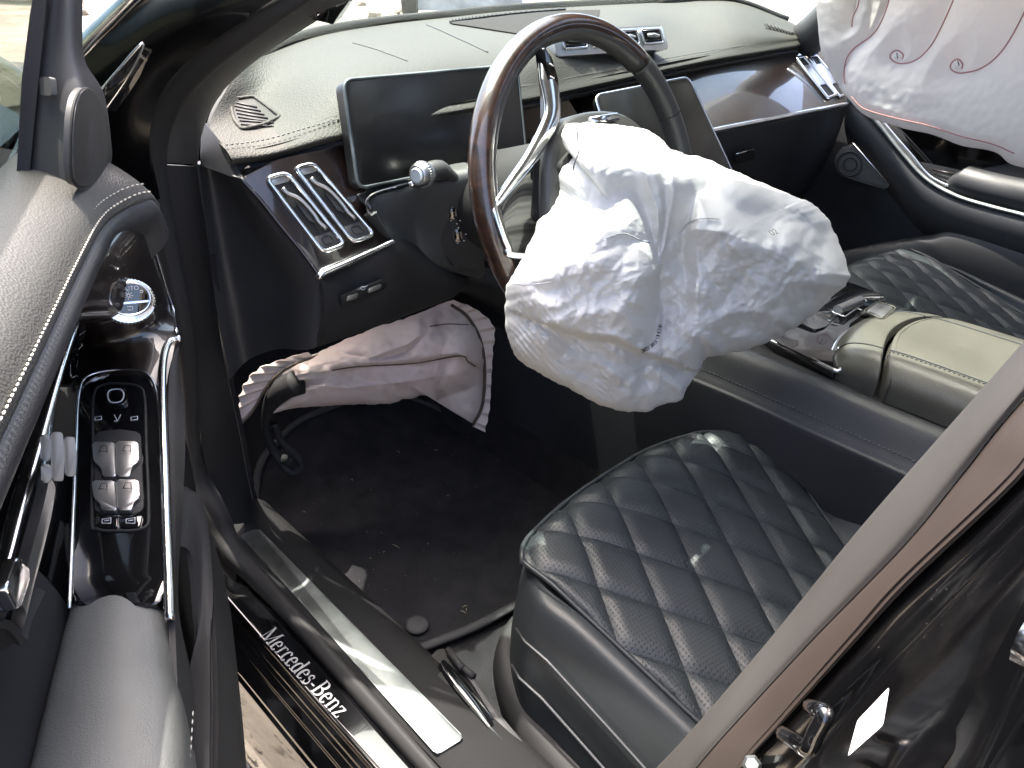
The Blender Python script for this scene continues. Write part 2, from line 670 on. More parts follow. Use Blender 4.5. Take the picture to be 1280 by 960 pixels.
# ------------------------------------------------------------------ ground
def build_ground():
    xs = np.unique(np.concatenate([np.linspace(-150, -3, 14), np.linspace(-3, 3, 150), np.linspace(3, 24, 90), np.linspace(24, 200, 14)]))
    ys = np.unique(np.concatenate([np.linspace(-160, -22, 12), np.linspace(-22, -2, 60), np.linspace(-2, 3, 120), np.linspace(3, 160, 16)]))
    X, Y = np.meshgrid(xs, ys, indexing='ij')
    Z = .018 * gnoise(X * 9, Y * 9, 3) + .02 * gnoise(X * 2.3, Y * 2.3, 5) + .008 * np.abs(gnoise(X * 22, Y * 22, 8)) - .02
    G = np.stack([X, Y, Z], axis=2)
    V, F, _ = grid_geo(G)
    return obj('ground', V, F, M['ground'], kind='structure')
build_ground()
def build_stones():
    b = MB()
    ico = bmesh.new()
    bmesh.ops.create_icosphere(ico, subdivisions=1, radius=1)
    iv = np.array([v.co[:] for v in ico.verts])
    jf = [tuple(v.index for v in f.verts) for f in ico.faces]
    ico.free()
    for i in range(720):
        if i < 500:
            x, y = (RNG.uniform(.5, 1.3), RNG.uniform(.62, 1.0)) if i < 320 else (RNG.uniform(-.4, 1.4), RNG.uniform(.82, 1.6))
            s = .004 + .022 * RNG.uniform(0, 1) ** 2.2
        else:
            x, y = RNG.uniform(4, 20), RNG.uniform(-14, 3)
            s = RNG.uniform(.03, .14)
        sc = np.array([s * RNG.uniform(.7, 1.4), s * RNG.uniform(.7, 1.4), s * RNG.uniform(.4, .8)])
        b.add(iv * sc * RNG.uniform(.8, 1.2, (len(iv), 1)) + np.array([x, y, s * .2]), jf)
    return b.build('gravel', M['ground'], kind='stuff', smooth=False)
build_stones()

# ------------------------------------------------------------------ car body
FAR = np.array([P(300, 82, 'x', .96), P(330, 70, 'x', 1.0), P(400, 45, 'x', 1.08), P(480, 31, 'x', 1.15), P(560, 22, 'x', 1.19), P(660, 12, 'x', 1.21), P(830, 3, 'x', 1.14), P(915, 2, 'y', -.62), P(990, 28, 'y', -.72)])
body = thing('car_body', 'black car body with open door frame, sill, pillars and carpeted floor', 'car body', (0, .8, 0))
def extrude_profile(name, prof, x0, x1, m, parent, n=2, close=False, kind=None, **k):
    pr = np.array(prof)
    V, F = [], []
    xs = np.linspace(x0, x1, n)
    for x in xs:
        for y, z in pr:
            V.append((x, y, z))
    q = len(pr)
    for i in range(n - 1):
        for j in range(q if close else q - 1):
            a, b = i * q + j, i * q + (j + 1) % q
            F.append((a, b, b + q, a + q))
    if close:
        F.append(tuple(range(q)))
        F.append(tuple((n - 1) * q + j for j in range(q))[::-1])
    return obj(name, V, F, m, parent, autosmooth=40, **k)

# floor pan and toe board
sheet('floor_carpet', [[(x, y, z) for y in (-.70, -.4, 0, .4, .66)] for x, z in ((-.9, .27), (0, .275), (.6, .28), (.95, .285), (1.12, .36), (1.28, .55), (1.33, .9))],
      M['carpet'], body, .01, 40, 20)
# tunnel side under the console is carpet too
sheet('tunnel_carpet', [[(x, .235, .28), (x, .205, .36), (x, .185, .46), (x, .17, .56)] for x in (-.3, .2, .6, .95, 1.2)], M['carpet'], body, .01, 16, 10)
# sill: inner trim, tread shelf, seal channel, painted steps, rocker
prof_in = [(.655, .275), (.664, .34), (.672, .380), (.690, .398), (.715, .405), (.762, .407), (.770, .402), (.7705, .380)]
extrude_profile('sill_trim', prof_in, .90, -.55, M['sill'], body)
prof_out = [(.7715, .380), (.7735, .3913), (.786, .3914), (.812, .3908), (.8165, .3900), (.8175, .381), (.822, .3795), (.8225, .3755), (.826, .374),
            (.8265, .371), (.8335, .3685), (.8345, .362), (.8475, .356), (.849, .3515), (.852, .349), (.858, .332), (.866, .31), (.870, .29), (.872, .25), (.862, .20), (.82, .16)]
def rounded(prof, r=.0016):
    pts = [np.array([0, a, b]) for a, b in prof]
    out = [pts[0]]
    for i in range(1, len(pts) - 1):
        a, b, c = pts[i - 1], pts[i], pts[i + 1]
        l1, l2 = np.linalg.norm(a - b), np.linalg.norm(c - b)
        rr = min(r, .45 * l1, .45 * l2)
        s, e = b + (a - b) / l1 * rr, b + (c - b) / l2 * rr
        for t in np.linspace(0, 1, 4):
            out.append((1 - t) ** 2 * s + 2 * t * (1 - t) * b + t * t * e)
    out.append(pts[-1])
    return [(p[1], p[2]) for p in out]
extrude_profile('rocker_panel', rounded(prof_out), .93, -.55, M['paint'], body)
extrude_profile('underbody', [(.82, .16), (.5, .15), (-.8, .15)], 1.3, -1.5, M['black'], body)
# steel tread strip
ts = L('z', .4095, [(300, 668), (323, 660), (581, 922), (546, 944)])
prism('tread_plate', fillet(ts, .006), (0, 0, -.004), M['steel'], body, bevel=.0012)
ts2 = L('z', .4103, [(440, 826), (446, 822), (553, 921), (546, 926)])
prism('tread_groove', fillet(ts2, .002), (0, 0, -.001), M['steel'], body)

# lettering along the sill, drawn as a narrow serif alphabet
def arc(cx, cy, rx, ry, a0, a1, n=14):
    return [(cx + rx * math.cos(rad(a)), cy + ry * math.sin(rad(a))) for a in np.linspace(a0, a1, n)]
GLY = {
    'M': (1.02, [([(.13, .03), (.13, .97)], .05), ([(.14, .97), (.50, .04)], .13), ([(.50, .04), (.86, .97)], .05), ([(.86, .97), (.86, .03)], .13),
                 ([(.0, .022), (.27, .022)], .045), ([(.70, .022), (1.0, .022)], .045), ([(.0, .978), (.2, .978)], .045), ([(.82, .978), (1.0, .978)], .045)]),
    'e': (.52, [(arc(.26, .33, .19, .33, 15, 320), 'o'), ([(.09, .37), (.44, .37)], .05)]),
    'r': (.46, [([(.14, .03), (.14, .66)], .12), ([(.02, .022), (.30, .022)], .045), ([(.02, .645), (.14, .645)], .045), (arc(.33, .50, .17, .15, 170, 55, 8), .06), ([(.38, .60), (.43, .56)], .10)]),
    'c': (.48, [(arc(.26, .33, .18, .33, 40, 320), 'o'), ([(.37, .55), (.42, .51)], .10)]),
    'd': (.58, [(arc(.25, .33, .18, .33, 0, 360, 20), 'o'), ([(.44, .0), (.44, 1.0)], .12), ([(.32, .985), (.44, .985)], .045), ([(.44, .022), (.56, .022)], .045)]),
    's': (.44, [(arc(.22, .50, .13, .16, 20, 215, 10) + arc(.22, .19, .15, .18, 60, -160, 12), .09), ([(.345, .50), (.345, .64)], .05), ([(.07, .04), (.07, .19)], .05)]),
    '-': (.36, [([(.05, .30), (.31, .30)], .09)]),
    'B': (.68, [([(.15, .03), (.15, .97)], .13), (arc(.30, .75, .21, .22, 90, -90, 10), 'o'), (arc(.30, .27, .27, .25, 90, -90, 10), 'o'), ([(.02, .978), (.32, .978)], .045), ([(.12, .525), (.32, .525)], .045), ([(.02, .022), (.32, .022)], .045)]),
    'n': (.62, [([(.14, .03), (.14, .66)], .12), ([(.02, .022), (.27, .022)], .045), ([(.02, .645), (.14, .645)], .045), (arc(.32, .46, .17, .20, 165, 0, 10), .07), ([(.48, .50), (.48, .03)], .12), ([(.36, .022), (.60, .022)], .045)]),
    'z': (.50, [([(.05, .635), (.45, .635)], .055), ([(.40, .62), (.09, .04)], .12), ([(.04, .028), (.46, .028)], .055), ([(.06, .64), (.06, .50)], .05), ([(.45, .03), (.45, .17)], .05)]),
}
def text_strokes(word, o, dx, dy, up, size, name, m, parent, lift=.0004):
    o, dx, dy, up = map(np.array, (o, dx, dy, up))
    b = MB()
    adv, lay = 0., 0
    for ch in word:
        wd, strokes = GLY[ch]
        for pts, wdt in strokes:
            p = np.array(pts)
            t = np.gradient(p, axis=0)
            t /= np.linalg.norm(t, axis=1, keepdims=True) + 1e-9
            nn = np.stack([-t[:, 1], t[:, 0]], axis=1)
            ws = (.055 + .085 * np.abs(t[:, 1])) if wdt == 'o' else np.full(len(p), wdt)
            lay += 1
            hgt = lift + (lay % 9) * .00003
            V, F = [], []
            for q in range(len(p)):
                for sgn in (-1, 1):
                    a = p[q] + nn[q] * ws[q] * .5 * sgn
                    V.append(o + (dx * (a[0] + adv) + dy * a[1]) * size + up * hgt)
            for q in range(len(p) - 1):
                F.append((2 * q, 2 * q + 1, 2 * q + 3, 2 * q + 2))
            b.add(V, F)
        adv += wd + .03
    return b.build(name, m, parent, smooth=False)
t0, t1 = P(324, 795, 'z', .3918), P(421, 899, 'z', .3918)
total = sum(GLY[c][0] + .03 for c in 'Mercedes-Benz')
dxv = t1 - t0
ln = np.linalg.norm(dxv)
dxv /= ln
dyv = np.array([dxv[1], -dxv[0], 0])
if dyv[1] > 0:
    dyv = -dyv
sz = ln / total
text_strokes('Mercedes-Benz', t0, dxv, dyv * 1.02, (0, 0, 1), sz, 'lettering', M['print'], body)

# rubber seal that runs from the sill up the front of the opening and along the pillar
so_ = Q([(561, 1003, 'z', .400), (445, 872, 'z', .402), (356, 772, 'z', .404), (311, 722, 'z', .41), (279, 690, 'z', .43), (258, 655, 'y', .79), (238, 605, 'y', .79), (231, 550, 'y', .79), (229, 480, 'y', .785), (222, 405, 'y', .785), (205, 320, 'y', .785), (191, 245, 'y', .785), (185, 195, 'y', .785), (189, 150, 'y', .78), (208, 105, 'y', .77), (248, 65, 'y', .755), (300, 28, 'y', .735), (345, -3, 'y', .715), (430, -60, 'y', .675)])
si_ = Q([(572, 985, 'z', .402), (459, 858, 'z', .404), (377, 765, 'z', .406), (324, 704, 'z', .41), (302, 674, 'z', .43), (279, 640, 'y', .775), (259, 595, 'y', .772), (251, 545, 'y', .77), (246, 475, 'y', .765), (238, 400, 'y', .765), (222, 315, 'y', .765), (209, 243, 'y', .762), (205, 198, 'y', .76), (213, 158, 'y', .755), (235, 122, 'y', .745), (278, 78, 'y', .728), (333, 35, 'y', .708), (385, 0, 'y', .69), (462, -48, 'y', .655)])
bul = []
for i, (a, b) in enumerate(zip(so_, si_)):
    t = (so_[min(i + 1, len(so_) - 1)] - so_[max(i - 1, 0)])
    n = np.cross(t, b - a)
    n /= np.linalg.norm(n)
    if n @ (CAM - a) < 0:
        n = -n
    bul.append(n)
rows = [[a - n * .012, a + n * .001, a * .75 + b * .25 + n * .007, a * .4 + b * .6 + n * .009, a * .1 + b * .9 + n * .004, b - n * .008] for a, b, n in zip(so_, si_, bul)]
sheet('door_seal', rows, M['rubber'], body, .003, 90, 22)
# pillar trim between the seal and the dash
pi_ = Q([(247, 205, 'y', .715), (253, 165, 'y', .712), (273, 120, 'y', .70), (325, 72, 'y', .68), (395, 27, 'y', .65), (445, -2, 'y', .63), (545, -55, 'y', .585), (700, -130, 'y', .53)])
pj_ = Q([(203, 203, 'y', .764), (212, 158, 'y', .758), (234, 120, 'y', .748), (277, 76, 'y', .731), (332, 33, 'y', .711), (384, -2, 'y', .693), (470, -55, 'y', .655), (610, -130, 'y', .60)])
def bulge_row(a, b, h, k=(0, .3, .6, 1)):
    out = []
    d = (b - a)
    n = np.cross(d, np.array([.5, .2, -.6]))
    v = CAM - (a + b) / 2
    v = v - d * (v @ d) / (d @ d)
    v /= np.linalg.norm(v)
    for t in k:
        out.append(a + d * t + v * h * (1 - (2 * t - 1) ** 2))
    return out
sheet('pillar_trim', [bulge_row(a, b, .012, (0, .25, .5, .75, 1)) for a, b in zip(pj_, pi_)], M['greyplastic'], body, .004, 40, 14)
# kick panel under the pillar trim
ka = Q([(204, 206, 'y', .762), (222, 318, 'y', .763), (238, 402, 'y', .763), (246, 476, 'y', .763), (251, 545, 'y', .768), (262, 600, 'y', .77), (288, 655, 'y', .765)])
kb = Q([(247, 208, 'y', .716), (262, 320, 'y', .716), (273, 405, 'y', .716), (284, 470, 'y', .715), (300, 545, 'y', .71), (310, 600, 'y', .70), (322, 652, 'y', .69)])
sheet('kick_panel', [bulge_row(a, b, .008) for a, b in zip(ka, kb)], M['plastic'], body, .004, 30, 12)
# footwell side wall (carpet) ahead of the kick panel
sheet('footwell_side', [[p + np.array([.0, -.001, 0]), p + np.array([.12, -.008, 0]), p + np.array([.45, -.02, 0])] for p in kb[1:] + [kb[-1] + np.array([0, 0, -.12])]], M['carpet'], body, .006, 20, 8)
# painted door jamb ahead of the seal and the windscreen moulding on the pillar
ja = Q([(196, 250, 'y', .79), (187, 195, 'y', .79), (190, 150, 'y', .785), (209, 105, 'y', .775), (248, 65, 'y', .76), (300, 28, 'y', .74), (345, -3, 'y', .72), (430, -60, 'y', .68)])
jb = Q([(60, 330, 'y', .86), (60, 220, 'y', .86), (75, 110, 'y', .85), (112, 64, 'y', .83), (145, 30, 'y', .81), (178, -2, 'y', .79), (215, -40, 'y', .765), (290, -110, 'y', .73)])
sheet('door_jamb', [bulge_row(a, b, .012, (0, .3, .65, 1)) for a, b in zip(ja, jb)], M['jamb'], body, .006, 40, 14)
tube('windscreen_moulding', cr(np.array(jb) + np.array([.004, .004, .004]), 40), .0065, M['chrome'], body, n=8)
tq = Q([(128, 142, 'y', .862), (120, 120, 'y', .862), (150, 85, 'y', .848), (179, 54, 'y', .832), (160, 95, 'y', .84)])
prism('jamb_gusset', fillet(tq, .006), np.array([.01, -.012, -.004]), M['gloss'], body, bevel=.002)
tube('gusset_edge', cr(np.array(tq + tq[:1])[1:], 24), .0012, M['chrome'], body, n=5)

# B-pillar: grey seal, trim, painted post
b_in = Q([(700, 1090, 'y', .705), (822, 962, 'y', .71), (872, 908, 'y', .71), (965, 800, 'y', .708), (1062, 682, 'y', .704), (1132, 600, 'y', .70), (1280, 432, 'y', .69), (1500, 180, 'y', .66)])
b_cr = Q([(760, 1090, 'y', .738), (868, 962, 'y', .742), (915, 908, 'y', .742), (1015, 800, 'y', .74), (1129, 683, 'y', .736), (1200, 596, 'y', .730), (1280, 497, 'y', .722), (1500, 255, 'y', .69)])
b_out = Q([(830, 1085, 'y', .755), (926, 961, 'y', .762), (975, 905, 'y', .762), (1070, 798, 'y', .760), (1130, 731, 'y', .757), (1269, 600, 'y', .752), (1330, 520, 'y', .742), (1560, 300, 'y', .71)])
rows = []
for a, b in zip(b_in, b_cr):
    v = CAM - a
    v /= np.linalg.norm(v)
    dd = b - a
    rows.append([a - v * .03 - dd * .1, a - v * .006, a + dd * .35 + v * .007, a + dd * .75 + v * .006, b - v * .003])
sheet('pillar_seal', rows, M['pillar'], body, .003, 50, 18)
rows = []
for a, b in zip(b_cr, b_out):
    v = CAM - a
    v /= np.linalg.norm(v)
    dd = b - a
    rows.append([a - v * .006, a + dd * .2 + v * .001, a + dd * .8, b - v * .002, b - v * .014])
sheet('pillar_sill_trim', rows, M['pillartrim'], body, .003, 50, 14)
b_p1 = Q([(900, 1085, 'y', .772), (960, 1010, 'y', .777), (1005, 960, 'y', .779), (1100, 852, 'y', .778), (1160, 790, 'y', .775), (1290, 655, 'y', .770), (1350, 580, 'y', .76), (1590, 350, 'y', .73)])
b_p2 = Q([(985, 1085, 'y', .79), (1030, 1020, 'y', .80), (1060, 975, 'y', .803), (1115, 905, 'y', .805), (1185, 820, 'y', .80), (1300, 690, 'y', .795), (1370, 610, 'y', .785), (1610, 390, 'y', .75)])
b_p3 = Q([(1130, 1085, 'y', .83), (1140, 1030, 'y', .838), (1160, 985, 'y', .84), (1200, 930, 'y', .84), (1260, 860, 'y', .838), (1345, 760, 'y', .83), (1420, 670, 'y', .82), (1660, 430, 'y', .785)])
rows = []
for a, p1, p2, p3 in zip(b_out, b_p1, b_p2, b_p3):
    v = CAM - p1
    v /= np.linalg.norm(v)
    rows.append([a - v * .010, a * .5 + p1 * .5 - v * .008, p1 - v * .012, p2 - v * .004, p2 * .5 + p3 * .5 + v * .002, p3])
sheet('painted_post', rows, M['dustypaint'], body, .004, 60, 40)
# U-shaped door striker on the post
v0 = CAM - P(1000, 905, 'y', .772)
v0 /= np.linalg.norm(v0)
sp = [P(1028, 892, 'y', .782), P(1016, 884, 'y', .776) + v0 * .012, P(1032, 892, 'y', .782) + v0 * .014]
stk = Q([(1010, 880, 'y', .777), (1026, 890, 'y', .785)])
s1, s2, s3, s4 = [P(px, py, 'y', yy) + v0 * h for px, py, yy, h in ((1014, 884, .778, -.004), (1031, 893, .787, .012), (1010, 935, .792, .014), (980, 918, .782, -.004))]
tube('striker', cr([s1, s1 * .6 + s2 * .4 + v0 * .010, s2, s2 * .5 + s3 * .5, s3, s3 * .5 + s4 * .5 + v0 * .004, s4], 26), .0045, M['gloss'], body, n=10)
for px, py, yy in ((940, 956, .772),):
    c = P(px, py, 'y', yy)
    v = CAM - c
    v /= np.linalg.norm(v)
    tube('pillar_bolt', [c - v * .012, c - v * .002, c + v * .001], [.006, .006, .004], M['steel'], body, n=6, smooth=False)
# white information sticker on the post
stq = Q([(1112, 858, 'y', .806), (1104, 906, 'y', .812), (1060, 945, 'y', .812), (1072, 900, 'y', .806)])
vs = CAM - stq[0]
vs /= np.linalg.norm(vs)
prism('pillar_sticker', fillet([q + vs * .0045 for q in stq], .002), -vs * .001, mat('white sticker', (.85, .85, .84), .3, coat=.5), body)

# rear door skin behind the post (only its front strip is seen)
def rear_row(z, yo):
    return [(.004, .835 + yo * .3, z), (-.012, .862 + yo, z), (-.05, .885 + yo, z), (-.4, .905 + yo, z), (-1.1, .89 + yo, z)]
sheet('rear_door_skin', [rear_row(z, yo) for z, yo in ((.30, -.03), (.5, -.005), (.7, .008), (.85, .004), (.95, -.012), (1.0, -.03))], M['dustypaint'], body, .02, 24, 24)
tube('rear_door_moulding', cr([(.0, .86, .965), (-.1, .868, .975), (-.5, .872, .985), (-1.1, .86, .985)], 24), .008, M['chrome'], body, n=8)

# roof, screens and the rest of the shell, which shade the cabin
roofrow = lambda x, z: [(x, -.60, z - .06), (x, -.52, z - .015), (x, 0, z + .015), (x, .52, z - .015), (x, .60, z - .06)]
def roof_z(x, y):
    return float(np.interp(x, [-1.5, -1.1, -.5, .1, .44, .60], [1.36, 1.44, 1.47, 1.44, 1.385, 1.335])) + .015 - .075 * (abs(y) / .6) ** 2.5
def roof_piece(name, m, x0, x1, y0, y1, dz, th):
    sheet(name, [[(x, y, roof_z(x, y) + dz) for y in np.linspace(y0, y1, 5)] for x in np.linspace(x0, x1, 5)], m, body, th, 14, 12)
for nm, m_, dz, th in (('roof', M['paint'], 0, .012), ('headliner', M['headliner'], -.016, .02)):
    roof_piece(nm, m_, -1.5, .55, .10, .60, dz, th)          # side strips and rear part round the glass roof
    roof_piece(nm, m_, -1.5, .60, -.60, -.15, dz, th)
    roof_piece(nm, m_, -1.5, -.25, -.15, .10, dz, th)
    roof_piece(nm, m_, .545, .60, -.15, .10, dz, th)
roof_piece('glass_roof', M['glass'], -.25, .545, -.15, .10, .002, .004)
prism('console_shade', fillet([(.552, .25, 1.31), (.552, -.16, 1.31), (.80, -.12, 1.235), (.80, .23, 1.235)], .03), (0, 0, -.03), M['greyplastic'], body, bevel=.004)  # unseen plate added to keep sunlight off the console side
prism('seat_shade', fillet([(.59, -.18, 1.285), (.59, -.56, 1.265), (.80, -.56, 1.19), (.80, -.18, 1.21)], .03), (0, 0, -.018), M['headliner'], body, bevel=.004)  # another unseen plate, added to block sun from the passenger cushion
wb = cr(FAR, 5)
sheet('windscreen', [[p + np.array([.004, 0, -.004]) for p in wb], [(.74, .655, 1.14), (.90, .36, 1.19), (.95, 0, 1.2), (.89, -.38, 1.19), (.74, -.66, 1.15)], [(.545, .58, 1.275), (.555, .33, 1.335), (.605, 0, 1.338), (.60, -.33, 1.325), (.585, -.59, 1.27)]], M['glass'], body, .004, 24, 30)
cwl = cr(FAR, 12)
sheet('cowl', [[p + np.array([.002, 0, -.004]) for p in cwl], [p + np.array([.03, 0, -.012]) for p in cwl], [p + np.array([.10, 0, -.05]) for p in cwl], [p + np.array([.12, 0, -.12]) for p in cwl]], M['plastic'], body, .004, 10, 24)
tube('windscreen_frit', cr(FAR + np.array([.012, 0, .004]), 60), .0075, M['black'], body, n=8)
sheet('bulkhead', [[(1.36, y, .25), (1.34, y, .5), (1.30, y, .8), (p[0] + .03, p[1] * 1.02, p[2] - .03)] for p, y in zip(FAR, np.linspace(.78, -.78, 9))], M['black'], body, .01, 20, 24)
sheet('bonnet', [[(1.30, -.75, .86), (1.36, 0, .90), (1.26, .78, .86)], [(1.8, -.74, .82), (1.8, 0, .85), (1.8, .76, .815)], [(2.5, -.68, .72), (2.55, 0, .75), (2.5, .68, .72)]], M['paint'], body, .01, 14, 14)
sheet('front_wing', [[(1.0, .86, .3), (1.0, .90, .6), (1.0, .885, .85), (1.02, .83, .935)], [(1.6, .89, .35), (1.6, .925, .6), (1.6, .90, .84), (1.6, .80, .915)], [(2.4, .82, .35), (2.4, .86, .6), (2.4, .82, .78), (2.4, .70, .84)]], M['paint'], body, .01, 16, 16)
tube('roof_rail', cr([(.70, .66, 1.09), (.55, .615, 1.25), (.1, .585, 1.365), (-.5, .585, 1.385), (-1.1, .585, 1.34)], 30), .035, M['paint'], body, n=10)
tube('roof_rail', cr([(.86, -.71, .99), (.70, -.655, 1.14), (.50, -.61, 1.29), (.1, -.59, 1.37), (-.5, -.59, 1.39), (-1.1, -.59, 1.34)], 30), .04, M['greyplastic'], body, n=10)
tube('centre_post', cr([(.03, .665, 1.06), (.0, .63, 1.2), (-.03, .595, 1.36)], 10), .04, M['paint'], body, n=10)
tube('centre_post', cr([(-.05, -.76, .3), (-.06, -.74, .9), (-.09, -.60, 1.36)], 12), .05, M['plastic'], body, n=10)
sheet('rear_bulkhead', [[(-1.15, y, z) for y in (-.66, 0, .66)] for z in (.27, .6, .95)] + [[(-1.5, y, .99) for y in (-.66, 0, .66)]], M['carpet'], body, .03, 14, 10)

# ------------------------------------------------------------------ driver's door, swung open
door = thing('driver_door', 'open driver door with grey leather top, dark wood trim and silver window switches', 'car door', D(0, 0, .3))
# leather top of the door
inner = [(.255, .0765, .940), (.266, .0735, .951), (.276, .066, .9525), (.292, .0545, .951), (.325, .0455, .950), (.40, .0435, .950), (.55, .0435, .950), (.75, .0435, .95), (1.0, .0435, .95)]
outer = [.165, .175, .19, .215, .27, .38, .55, .75, 1.0]
rows = []
for k, ((u, w_, z), uo) in enumerate(zip(inner, outer)):
    dz = (-.032, -.006, 0, 0, 0, 0, 0, 0, 0)[k]
    prof = ((0, -.045, .957), (.14, -.03, .972), (.42, -.008, .980), (.72, .018, .977), (.92, .036, .966))
    r = [D(uo + (u - uo) * f, -.045 + (w_ + .045) * (q + .045) / .0885, zz + dz) for f, q, zz in prof]
    rows.append(r + [D(u, w_, z), D(u, w_ - .001, z - .008)])
sheet('door_top', rows, M['belt'], door, .006, 60, 30)
seam = cr(np.array([D(u, w_, z) for u, w_, z in inner[1:]]), 200)
stitches('stitching', seam + np.array([0, 0, .0022]) + DN * .0003, .0050, M['thread'], door, r=.0008)
stitches('stitching', seam - DN * .0035 + np.array([0, 0, .0085]), .0050, M['thread'], door, r=.0005)
# dark leather lip below the seam
rows = []
for k, (u, w_, z) in enumerate(inner):
    dz = -.01 if k == 0 else 0
    rows.append([D(u, w_ - .003, z - .003 + dz), D(u, w_ + .003, z - .009 + dz), D(u, w_ + .003, z - .019 + dz), D(u, w_ - .005, z - .030 + dz), D(u, w_ - .014, z - .038 + dz)])
sheet('door_lip', rows, M['leather'], door, .004, 60, 16)
# main door card below (mostly hidden) and outer skin
sheet('door_card', [[D(u, -.005, .93), D(u, -.05, .83), D(u, -.045, .745), D(u, .02, .70), D(u, .042, .66), D(u, .045, .5), D(u, .04, .34)] for u in (.12, .4, .7, 1.05)], M['plastic'], door, .01, 14, 20)
sheet('outer_skin', [[D(u, -.06, .96), D(u, -.10, .88), D(u, -.115, .7), D(u, -.10, .45), D(u, -.07, .3)] for u in (.05, .4, .7, 1.1)], M['paint'], door, .006, 14, 20)
sheet('lower_door_card', [[D(u, -.035, .85), D(u, -.012, .805), D(u, .008, .750), D(u, .014, .68)] for u in (.50, .56, .7, 1.0)], M['plastic'], door, .004, 14, 14)
prism('door_edge', [D(.05, -.06, .95), D(.05, -.10, .88), D(.05, -.1, .45), D(.05, -.06, .3), D(.05, .02, .3), D(.05, .02, .93)], DU * .02, M['paint'], door)

SWP = plane(P(206, 768, 'z', .752), P(86, 768, 'z', .752), P(150, 465, 'z', .805))
PN = SWP[1]
def SW(px, py, h=0.):
    return P(px, py, 'p', SWP) + PN * h
# bright hoop where the trim meets the grab recess
# dark wood panel sweeping from the lip down to the switch panel
wl = Q([(166, 258, 'w', .055), (140, 285, 'w', .048), (118, 320, 'w', .043), (104, 360, 'w', .038), (97, 400, 'w', .030)]) + [SW(93, 440, .012), SW(92, 476, -.006)]
wr = Q([(184, 258, 'w', .066), (188, 285, 'w', .066), (196, 318, 'w', .066), (206, 352, 'w', .066), (216, 384, 'w', .065)]) + [SW(222, 420, .004), SW(206, 476, -.006)]
rows = []
for a, b in zip(wl, wr):
    v = CAM - (a + b) / 2
    v /= np.linalg.norm(v)
    rows.append([a - v * .006, a * .75 + b * .25 + v * .004, a * .5 + b * .5 + v * .006, a * .25 + b * .75 + v * .004, b - v * .004])
sheet('wood_trim', rows, M['wood'], door, .006, 40, 24)
tube('trim_edge', cr([b + (CAM - b) * .002 for b in wr[:6]], 30), .0016, M['chrome'], door, n=6)
hp = [SW(*q, .001) for q in [(226, 424), (213, 428), (205, 448), (203, 490), (205, 560), (208, 640), (211, 720), (213, 775)]]
tube('grab_rim', cr(hp, 50), .0034, M['chrome'], door, n=8)
# recess face between the rim and the door edge
ra = [SW(*q, -.001) for q in [(224, 430), (214, 448), (210, 500), (212, 570), (214, 650), (217, 740)]] + Q([(222, 860, 'z', .735), (228, 985, 'z', .735)])
rb = [p - DN * .012 + np.array([0, 0, -.012]) for p in [SW(*q) for q in [(238, 440), (247, 490), (249, 540), (248, 590), (246, 640), (244, 740)]]] + Q([(242, 860, 'z', .70), (242, 985, 'z', .70)])
rows = []
for a, b in zip(ra, rb):
    v = CAM - a
    v /= np.linalg.norm(v)
    rows.append([a - v * .003, a * .6 + b * .4 - v * .003, a * .25 + b * .75 - v * .008, b - v * .012])
sheet('grab_recess', rows, M['plastic'], door, .004, 30, 10)
# door pocket wall on the inner lower side
pa = Q([(218, 622, 'z', .69), (234, 618, 'z', .688), (247, 640, 'z', .68), (254, 700, 'z', .665), (260, 780, 'z', .65), (263, 870, 'z', .64), (261, 985, 'z', .635)])
pb = Q([(212, 690, 'z', .685), (230, 690, 'z', .683), (236, 715, 'z', .675), (240, 760, 'z', .66), (243, 810, 'z', .645), (238, 870, 'z', .635), (224, 985, 'z', .63)])
rows = [[a + np.array([0, 0, -.25]) , a + np.array([0, 0, -.1]) + DN * .008, a - np.array([0, 0, .01]), a + DN * .002, a * .6 + b * .4, b] for a, b in zip(pa, pb)]
sheet('door_pocket', rows, M['plastic'], door, .005, 30, 18)

# switch panel: gloss black blade with its own bright surround
panel_px = [(100, 480), (128, 465), (165, 464), (188, 475), (198, 510), (203, 600), (205, 700), (206, 757), (87, 757), (89, 700), (92, 600), (95, 510)]
prism('switch_panel', fillet([SW(*q, 0) for q in panel_px], .012), -PN * .012, M['gloss'], door, bevel=.002)
tube('panel_surround', cr([SW(*q, .0006) for q in [(87, 761), (90, 690), (95, 560), (99, 490), (112, 470), (145, 463), (178, 466), (194, 485), (201, 540), (205, 640), (207, 740), (207, 761)]], 70), .0014, M['chrome'], door, n=6)
tube('switch_groove', cr([SW(*q, .0002) for q in [(115, 650), (116, 560), (117, 495), (130, 481), (152, 480), (174, 484), (181, 500), (183, 560), (186, 640), (180, 660), (150, 664), (122, 662)]], 60, True), .0012, M['black'], door, n=5, closed=True)
prism('switch_tray', fillet([SW(*q, .0006) for q in [(119, 541), (150, 537), (176, 541), (178, 590), (180, 636), (172, 643), (125, 643), (118, 636)]], .004), -PN * .004, M['plastic'], door, bevel=.001)
